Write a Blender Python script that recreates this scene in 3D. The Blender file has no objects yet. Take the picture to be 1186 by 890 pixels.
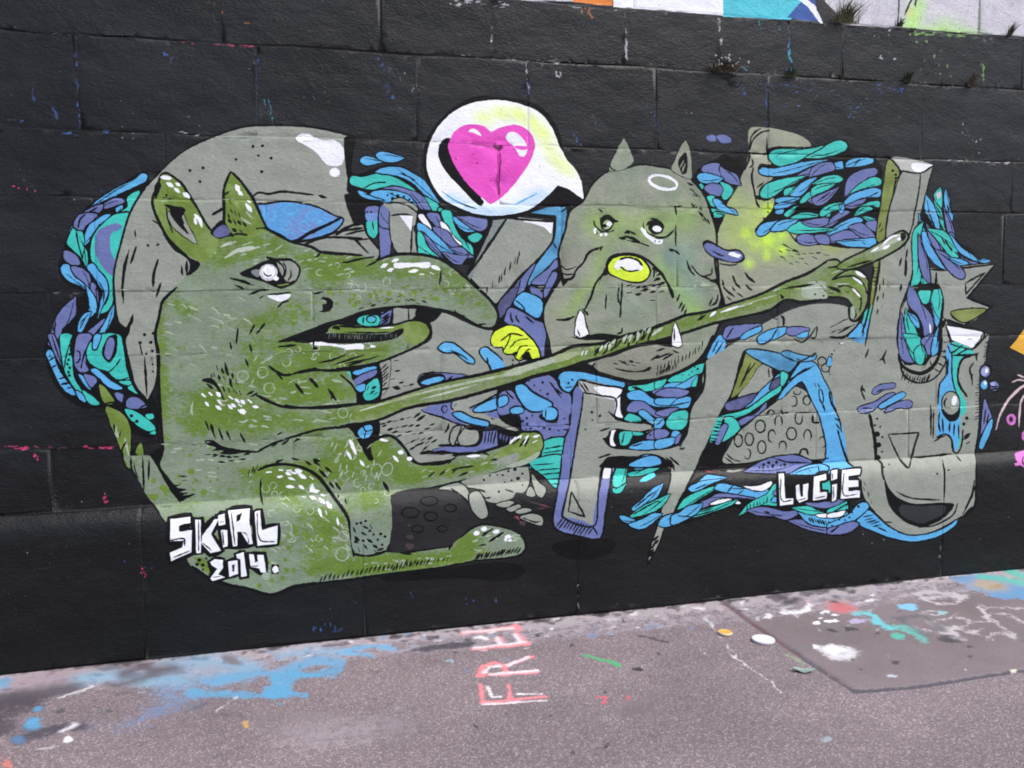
import bpy, math, random
import numpy as np
from mathutils import Vector, Matrix, noise as mnoise
from mathutils.geometry import delaunay_2d_cdt

R = math.radians
random.seed(7)
rng = np.random.default_rng(7)
scene = bpy.context.scene
COL = scene.collection

# ------------------------------------------------------------------ camera
YAW, PITCH, ROLL, FPX = 0.2442, 0.07553, -0.01599, 995.04
CAM_Z = 1.6
W_PX, H_PX = 1186.0, 890.0
cy_, sy_, cp_, sp_ = math.cos(YAW), math.sin(YAW), math.cos(PITCH), math.sin(PITCH)
FW = np.array([sy_ * cp_, cy_ * cp_, -sp_])
RT0 = np.array([cy_, -sy_, 0.0])
UP0 = np.cross(RT0, FW)
RT = math.cos(ROLL) * RT0 + math.sin(ROLL) * UP0
UP = -math.sin(ROLL) * RT0 + math.cos(ROLL) * UP0
cam_data = bpy.data.cameras.new("camera")
cam = bpy.data.objects.new("camera", cam_data)
COL.objects.link(cam)
m = Matrix.Identity(4)
for i in range(3):
    m[i][0], m[i][1], m[i][2] = RT[i], UP[i], -FW[i]
m[2][3] = CAM_Z
cam.matrix_world = m
cam_data.sensor_width = 36.0
cam_data.lens = FPX / W_PX * 36.0
cam_data.clip_start = 0.05
cam_data.clip_end = 500.0
scene.camera = cam

# ------------------------------------------------------------------ light
SUN_EL, SUN_AZ = R(57), R(134)        # azimuth clockwise from +Y
world = bpy.data.worlds.new("World")
scene.world = world
world.use_nodes = True
wn = world.node_tree
bg = wn.nodes["Background"]
sky = wn.nodes.new("ShaderNodeTexSky")
sky.sky_type = 'NISHITA'
sky.sun_disc = False
sky.sun_elevation = SUN_EL
sky.sun_rotation = SUN_AZ
sky.air_density = 1.0
sky.dust_density = 2.2
sky.ozone_density = 1.6
wn.links.new(sky.outputs[0], bg.inputs[0])
bg.inputs[1].default_value = 0.14
sun_data = bpy.data.lights.new("sun", 'SUN')
sun_data.energy = 2.1
sun_data.angle = R(40)
sun_data.specular_factor = .45
sun_data.color = (1.0, 0.935, 0.85)
sun = bpy.data.objects.new("sun", sun_data)
COL.objects.link(sun)
sd = Vector((math.sin(SUN_AZ) * math.cos(SUN_EL), math.cos(SUN_AZ) * math.cos(SUN_EL), math.sin(SUN_EL)))
sun.rotation_euler = sd.to_track_quat('Z', 'Y').to_euler()
sun.location = (2, -4, 8)
scene.view_settings.view_transform = 'Standard'
scene.view_settings.look = 'None'
scene.view_settings.exposure = 0.75
scene.view_settings.gamma = 1.0
scene.render.engine = 'CYCLES'
scene.cycles.max_bounces = 6
scene.cycles.filter_width = 1.9

# ------------------------------------------------------------------ geometry of the wall and pavement
Y0 = 4.37                                     # face of the main wall
JV = [0.3721, 0.3028, 0.2043, 0.1349, 0.0361, -0.0338, -0.1307, -0.1981]
JZ = [CAM_Z + v * Y0 for v in JV]             # heights of the bed joints
Z_PLINTH = JZ[7]
PLX = np.array([-1.0, Z_PLINTH - .15, Z_PLINTH - .10, Z_PLINTH - .075, Z_PLINTH - .055, Z_PLINTH - .02, Z_PLINTH - .006, Z_PLINTH, 9.0])
PLY = np.array([.058, .058, .056, .052, .046, .024, .012, .0, .0])
def prot(z):
    return np.interp(z, PLX, PLY)
def rays(pts):
    p = np.asarray(pts, float)
    return FW[None] + np.outer((p[:, 0] - W_PX / 2) / FPX, RT) - np.outer((p[:, 1] - H_PX / 2) / FPX, UP)
def to_wall(pts):                             # photo pixels -> (x, z) on the wall face
    d = rays(pts)
    y = np.full(len(d), Y0)
    for _ in range(6):
        t = y / d[:, 1]
        z = CAM_Z + t * d[:, 2]
        y = Y0 - prot(z)
    t = y / d[:, 1]
    return np.stack([t * d[:, 0], CAM_Z + t * d[:, 2]], 1)
def to_px(P):
    P = np.asarray(P, float) - np.array([0, 0, CAM_Z])
    q = P @ FW
    return np.stack([W_PX / 2 + FPX * (P @ RT) / q, H_PX / 2 - FPX * (P @ UP) / q], 1)

# upright joints: rows between bed joints, photo pixel positions plus a regular bond outside the picture
ROW_PX = {0: [256, 441, 570, 725, 833, 916, 975], 1: [90, 298, 484, 611, 760, 889, 1067],
          2: [192, 488, 578, 889, 1172], 3: [308, 510, 783, 650, 1000], 4: [55, 363, 469, 760, 900],
          5: [180, 512, 690, 905], 6: [60, 340, 660, 945, 1052], 7: [166, 420, 669, 1092]}
TOP_Z, X0, X1 = 4.4, -6.0, 10.0
BED = [TOP_Z, 4.0, 3.62] + JZ + [0.0]         # every course from the top down
NB = len(BED)
knot_x = np.arange(X0, X1 + .01, 0.14)
wob = rng.normal(0, .0028, (NB, len(knot_x)))
wob[0] = 0; wob[-1] = 0; wob[NB - 2] *= .5
def bed_z(k, x):
    return BED[k] + np.interp(x, knot_x, wob[k])
UPR = []                                      # (row, x at the top, x at the bottom)
for k in range(NB - 1):
    zt, zb = BED[k], BED[k + 1]
    xs = []
    if k - 3 in ROW_PX:
        r = k - 3
        for px in ROW_PX[r]:
            # find where a pixel column crosses the middle of this course
            yy = np.linspace(-60, 800, 400)
            w = to_wall(np.stack([np.full(400, px), yy], 1))
            i = np.argmin(abs(w[:, 1] - (zt + zb) / 2))
            xs.append(float(w[i, 0]))
    lo = min(xs) if xs else 1.0 + .4 * (k % 2)
    hi = max(xs) if xs else lo
    if not xs: xs.append(lo)
    while lo > X0 + 1.2:
        lo -= random.uniform(.75, 1.25); xs.append(lo)
    while hi < X1 - 1.2:
        hi += random.uniform(.75, 1.25); xs.append(hi)
    for x in sorted(xs):
        j = random.uniform(-.004, .004)
        UPR.append((k, x + j, x - j))
JW = 0.0055                                   # half width of a joint
blk_off = {}
def surface(x, z):                            # depth of the stone face behind Y0 - prot
    x = np.asarray(x); z = np.asarray(z)
    k = np.zeros(len(x), int)
    d = np.full(len(x), 9.0)
    dep = np.full(len(x), 0.006)
    for b in range(NB):
        zb = bed_z(b, x)
        if 0 < b < NB - 1:
            db = abs(z - zb)
            dd = .006 if b in (3, 4) else (.003 if b < 10 else .0025)
            dep = np.where(db < d, dd, dep); d = np.minimum(d, db)
        k = np.where(z < zb, b, k)
    k = np.clip(k, 0, NB - 2)
    cnt = np.zeros(len(x), int)
    for (r, xt, xb) in UPR:
        f = np.clip((BED[r] - z) / (BED[r] - BED[r + 1]), 0, 1)
        xx = xt + (xb - xt) * f
        in_row = k == r
        dx = np.where(in_row, abs(x - xx), 9.0)
        dep = np.where(dx < d, .0028, dep); d = np.minimum(d, dx)
        cnt += (in_row & (x > xx)).astype(int)
    key = k * 100 + cnt
    off = np.zeros(len(x))
    for q in np.unique(key):
        if q not in blk_off: blk_off[q] = random.uniform(-.0022, .0022)
        off[key == q] = blk_off[q]
    t = np.clip(d / JW, 0, 1)
    N = lambda fx, fz, o: np.array([mnoise.noise((a * fx, b_ * fz, o)) for a, b_ in zip(x, z)])
    lump = N(5.5, 9.0, 3.1) * .003 + N(20, 28, 7.7) * .0016
    dep = dep * np.clip(.75 + 1.3 * N(4.0, 4.0, 1.3), .05, 1.5)
    return (dep * (1 - t)) + (off + lump) * t

# ------------------------------------------------------------------ helpers for the object tree
def tag(o, label=None, cat=None, group=None, kind=None):
    if label: o["label"] = label
    if cat: o["category"] = cat
    if group: o["group"] = group
    if kind: o["kind"] = kind
    return o
def mesh_obj(name, verts, faces, mats, mat_idx=None, parent=None, smooth=False):
    me = bpy.data.meshes.new(name)
    me.from_pydata([tuple(map(float, v)) for v in verts], [], [tuple(map(int, f)) for f in faces])
    for mt in mats: me.materials.append(mt)
    if mat_idx is not None: me.polygons.foreach_set("material_index", np.asarray(mat_idx, np.int32))
    if smooth: me.polygons.foreach_set("use_smooth", np.ones(len(me.polygons), bool))
    me.update()
    o = bpy.data.objects.new(name, me)
    COL.objects.link(o)
    if parent: o.parent = parent
    return o

# ------------------------------------------------------------------ materials
def s2l(c):
    return tuple(((v / 255) / 12.92 if v <= 10 else ((v / 255 + .055) / 1.055) ** 2.4) for v in c)
class NT:
    def __init__(self, name):
        self.m = bpy.data.materials.new(name); self.m.use_nodes = True
        self.t = self.m.node_tree; self.t.nodes.clear()
        self.out = self.n("ShaderNodeOutputMaterial"); self.b = self.n("ShaderNodeBsdfPrincipled")
        self.l(self.b.outputs[0], self.out.inputs[0])
    def n(self, typ, **kw):
        x = self.t.nodes.new(typ)
        for k, v in kw.items(): setattr(x, k, v)
        return x
    def l(self, a, b): self.t.links.new(a, b)
    def set(self, sock, v):
        if hasattr(v, "links"): self.l(v, sock)
        elif isinstance(v, tuple) and len(v) == 3 and sock.type == 'RGBA': sock.default_value = (*v, 1)
        else: sock.default_value = v
    def mix(self, f, a, b, blend='MIX'):
        x = self.n("ShaderNodeMix", data_type='RGBA', blend_type=blend)
        self.set(x.inputs[0], f); self.set(x.inputs[6], a); self.set(x.inputs[7], b)
        return x.outputs[2]
    def math(self, op, a, b=0.0, clamp=False):
        x = self.n("ShaderNodeMath", operation=op, use_clamp=clamp)
        self.set(x.inputs[0], a); self.set(x.inputs[1], b)
        return x.outputs[0]
    def ramp(self, v, lo, hi, a=0.0, b=1.0):
        x = self.n("ShaderNodeMapRange", interpolation_type='SMOOTHSTEP')
        self.set(x.inputs[0], v); self.set(x.inputs[1], lo); self.set(x.inputs[2], hi); self.set(x.inputs[3], a); self.set(x.inputs[4], b)
        return x.outputs[0]
    def pos(self, scale=(1, 1, 1), off=(0, 0, 0)):
        g = self.n("ShaderNodeNewGeometry"); mp = self.n("ShaderNodeMapping")
        mp.inputs[3].default_value = scale; mp.inputs[1].default_value = off
        self.l(g.outputs[0], mp.inputs[0]); return mp.outputs[0]
    def noise(self, vec, scale, detail=4.0, rough=.55, dist=0.0):
        x = self.n("ShaderNodeTexNoise"); self.l(vec, x.inputs["Vector"])
        x.inputs["Scale"].default_value = scale; x.inputs["Detail"].default_value = detail
        x.inputs["Roughness"].default_value = rough; x.inputs["Distortion"].default_value = dist
        return x.outputs["Fac"]
    def voro(self, vec, scale, feature='F1', out="Distance", rnd=1.0):
        x = self.n("ShaderNodeTexVoronoi", feature=feature); self.l(vec, x.inputs["Vector"])
        x.inputs["Scale"].default_value = scale; x.inputs["Randomness"].default_value = rnd
        return x.outputs[out]
    def attr(self, name, out="Fac"):
        x = self.n("ShaderNodeAttribute", attribute_name=name); return x.outputs[out]
    def bump(self, h, strength, dist, prev=None):
        x = self.n("ShaderNodeBump"); x.inputs["Strength"].default_value = strength; x.inputs["Distance"].default_value = dist
        self.l(h, x.inputs["Height"])
        if prev is not None: self.l(prev, x.inputs["Normal"])
        return x.outputs[0]

def stone_bump(nt, k=1.0):
    p = nt.pos((0.75, 1, 1.25))
    grain = nt.noise(p, 85, 5, .62)
    coarse = nt.noise(p, 17, 4, .6)
    pit = nt.ramp(nt.voro(nt.pos((1, 1, 1.2), (3, 1, 2)), 26), .05, .16)
    big = nt.ramp(nt.noise(nt.pos((1, 1, 1), (7, 0, 2)), 2.3, 2), .55, .68)
    pitm = nt.math('SUBTRACT', 1.0, nt.math('MULTIPLY', nt.math('SUBTRACT', 1.0, pit), big))
    h = nt.math('ADD', nt.math('MULTIPLY', grain, .45), nt.math('MULTIPLY', coarse, .55))
    n1 = nt.bump(h, .72 * k, .007)
    n2 = nt.bump(pitm, .6 * k, .007, n1)
    return n2, grain, coarse

PAINT = {}
def paint(key, rgb, rough=.6, two=None, two_thr=None, mist=False, var=.15, spec=.35, green=None, wear=0.0):
    nt = NT("paint_" + key)
    c = s2l(rgb)
    nrm, grain, coarse = stone_bump(nt)
    col = c
    blot = nt.noise(nt.pos((1, 1, 1), (1, 5, 9)), 9, 5, .6)
    if two is not None:
        f = nt.ramp(blot, two_thr[0], two_thr[1])
        col = nt.mix(f, c, s2l(two))
    if green is not None:                   # dry-brushed second colour, amount from the painter's own layer
        st = nt.noise(nt.pos((1.0, 1, 1.7), (4, 2, 8)), 44, 6, .7, .6)
        fl = nt.noise(nt.pos((1, 1, 1), (2, 2, 2)), 11, 3, .6)
        s = nt.math('ADD', nt.math('MULTIPLY', st, .6), nt.math('MULTIPLY', fl, .4))
        s = nt.math('ADD', nt.math('MULTIPLY', nt.math('SUBTRACT', s, .5), 2.1), .5)
        lvl = nt.math('SUBTRACT', .86, nt.math('MULTIPLY', nt.attr("green"), .66))
        f = nt.ramp(nt.math('SUBTRACT', s, lvl), -.2, .2)
        col = nt.mix(f, c, s2l(green))
        tone = nt.noise(nt.pos((1, 1, 2.2), (9, 2, 1)), 38, 5, .7)
        col = nt.mix(nt.ramp(tone, .56, .72, 0, .38), col, s2l((176, 186, 166)))
    if mist:
        col = nt.mix(nt.attr("mist_amount"), col, nt.attr("mist", "Color"))
    v = nt.ramp(nt.math('ADD', nt.math('MULTIPLY', blot, .5), nt.math('MULTIPLY', grain, .5)), .3, .7, 1 - var, 1 + var * .7)
    vn = nt.n("ShaderNodeVectorMath", operation='SCALE'); nt.set(vn.inputs[0], col); nt.l(v, vn.inputs[3])
    col = vn.outputs[0]
    pin = nt.ramp(nt.noise(nt.pos((1, 1, 1), (5, 5, 5)), 120, 2, .5), .70 - wear, .76 - wear)
    col = nt.mix(nt.math('MULTIPLY', pin, .55), col, (.02, .021, .024))
    nt.set(nt.b.inputs["Base Color"], col)
    nt.b.inputs["Roughness"].default_value = rough
    nt.b.inputs["Specular IOR Level"].default_value = spec
    nt.l(nrm, nt.b.inputs["Normal"])
    PAINT[key] = nt.m
    return nt.m

def black_wall():
    nt = NT("paint_black_field")
    nrm, grain, coarse = stone_bump(nt, 1.35)
    big = nt.noise(nt.pos((.6, 1, 1.6), (3, 4, 5)), 2.2, 6, .62)
    col = nt.mix(nt.ramp(big, .35, .7), s2l((10, 10, 11)), s2l((25, 26, 29)))
    lowc = nt.n("ShaderNodeSeparateXYZ"); g = nt.n("ShaderNodeNewGeometry"); nt.l(g.outputs[0], lowc.inputs[0])
    col = nt.mix(nt.ramp(lowc.outputs[2], Z_PLINTH - .05, Z_PLINTH + .02, .72, 0.0), col, s2l((8, 8, 8)))
    col = nt.mix(nt.ramp(grain, .55, .75, 0, .3), col, s2l((42, 42, 46)))
    # worn pin-points where older coats show
    vr = nt.n("ShaderNodeTexVoronoi"); nt.l(nt.pos(), vr.inputs["Vector"]); vr.inputs["Scale"].default_value = 34
    sep = nt.n("ShaderNodeSeparateColor"); nt.l(vr.outputs["Color"], sep.inputs[0])
    few = nt.math('GREATER_THAN', sep.outputs[0], .965)
    near = nt.ramp(nt.math('ADD', vr.outputs["Distance"], nt.math('MULTIPLY', grain, .22)), .20, .25, 1, 0)
    fl = nt.math('MULTIPLY', few, near)
    fc = nt.mix(nt.math('GREATER_THAN', sep.outputs[1], .55), s2l((120, 125, 140)), s2l((52, 82, 130)))
    col = nt.mix(nt.math('MULTIPLY', fl, .75), col, fc)
    nt.set(nt.b.inputs["Base Color"], col)
    nt.set(nt.b.inputs["Roughness"], nt.ramp(big, .3, .7, .42, .52))
    nt.b.inputs["Specular IOR Level"].default_value = .30
    nt.l(nrm, nt.b.inputs["Normal"])
    PAINT["_"] = nt.m
black_wall()
for k, a in {
    "K": dict(rgb=(12, 12, 14), var=.25, spec=.16, wear=-.2), "K2": dict(rgb=(36, 37, 41), var=.2), "K3": dict(rgb=(27, 26, 29), two=(20, 19, 22), two_thr=(.4, .6)),
    "W": dict(rgb=(231, 231, 236), var=.04), "WB": dict(rgb=(236, 236, 240), var=.04, mist=True), "WG": dict(rgb=(205, 200, 206), two=(184, 180, 187), two_thr=(.4, .65), wear=.07, mist=True),
    "OR": dict(rgb=(222, 128, 50)), "OR2": dict(rgb=(150, 60, 55), two=(60, 50, 52), two_thr=(.45, .55)), "CY": dict(rgb=(75, 190, 205), wear=.06), "BD": dict(rgb=(50, 82, 150)),
    "YE": dict(rgb=(225, 170, 55)), "PK": dict(rgb=(205, 180, 185)), "MG": dict(rgb=(200, 110, 185)), "MK": dict(rgb=(140, 62, 82), two=(60, 45, 52), two_thr=(.42, .55)),
    "B": dict(rgb=(88, 168, 214), two=(80, 156, 206), two_thr=(.4, .65)), "BV": dict(rgb=(84, 150, 206), two=(104, 134, 188), two_thr=(.42, .6)),
    "BS": dict(rgb=(66, 128, 165), two=(84, 150, 190), two_thr=(.4, .6)), "D": dict(rgb=(62, 122, 160)),
    "T": dict(rgb=(58, 190, 176), two=(50, 174, 162), two_thr=(.4, .65)), "U": dict(rgb=(104, 114, 164), two=(95, 105, 154), two_thr=(.4, .65)),
    "UD": dict(rgb=(74, 76, 112), two=(92, 95, 140), two_thr=(.4, .6)), "UL": dict(rgb=(150, 155, 200)),
    "G": dict(rgb=(146, 150, 139), mist=True, two=(134, 138, 127), two_thr=(.4, .65)), "G2": dict(rgb=(120, 128, 125)), "G3": dict(rgb=(176, 176, 170), two=(160, 160, 150), two_thr=(.4, .6)),
    "G4": dict(rgb=(148, 152, 130), mist=True, two=(140, 142, 124), two_thr=(.4, .65)), "GD": dict(rgb=(132, 141, 120), mist=True, two=(140, 143, 127), two_thr=(.4, .62)),
    "GD2": dict(rgb=(140, 140, 126), mist=True, two=(126, 128, 114), two_thr=(.4, .65)), "GT": dict(rgb=(120, 122, 112)),
    "O": dict(rgb=(112, 124, 56), two=(126, 138, 74), two_thr=(.4, .65)), "BG": dict(rgb=(102, 126, 46), two=(118, 138, 72), two_thr=(.45, .65)), "BG2": dict(rgb=(100, 126, 42)),
    "BT": dict(rgb=(122, 136, 114), green=(94, 120, 38)), "BA": dict(rgb=(124, 138, 100), green=(98, 122, 42)),
    "BL": dict(rgb=(160, 172, 152), two=(146, 158, 136), two_thr=(.4, .65)), "BL2": dict(rgb=(176, 186, 168)), "BLH": dict(rgb=(168, 178, 158), two=(148, 158, 116), two_thr=(.45, .6)),
    "DG": dict(rgb=(118, 134, 118)), "M": dict(rgb=(226, 78, 186), two=(215, 66, 174), two_thr=(.4, .65), var=.06), "MD": dict(rgb=(120, 26, 90)),
    "Y": dict(rgb=(214, 234, 52), two=(190, 220, 50), two_thr=(.45, .65)),
    "_W": dict(rgb=(160, 160, 165), two=(70, 70, 75), two_thr=(.42, .52)), "_B": dict(rgb=(52, 84, 138), two=(34, 44, 64), two_thr=(.40, .56)),
    "_M": dict(rgb=(190, 50, 105), two=(60, 36, 48), two_thr=(.45, .56)), "_C": dict(rgb=(60, 140, 160), two=(45, 60, 68), two_thr=(.44, .55)),
    "_O": dict(rgb=(175, 105, 55), two=(60, 48, 42), two_thr=(.45, .56)), "_G": dict(rgb=(112, 150, 80), two=(52, 60, 52), two_thr=(.42, .55)),
    "_L": dict(rgb=(176, 168, 178), two=(112, 106, 116), two_thr=(.40, .62), wear=.05), "_D": dict(rgb=(14, 14, 15), spec=.2)}.items():
    paint(k, **a)

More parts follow.
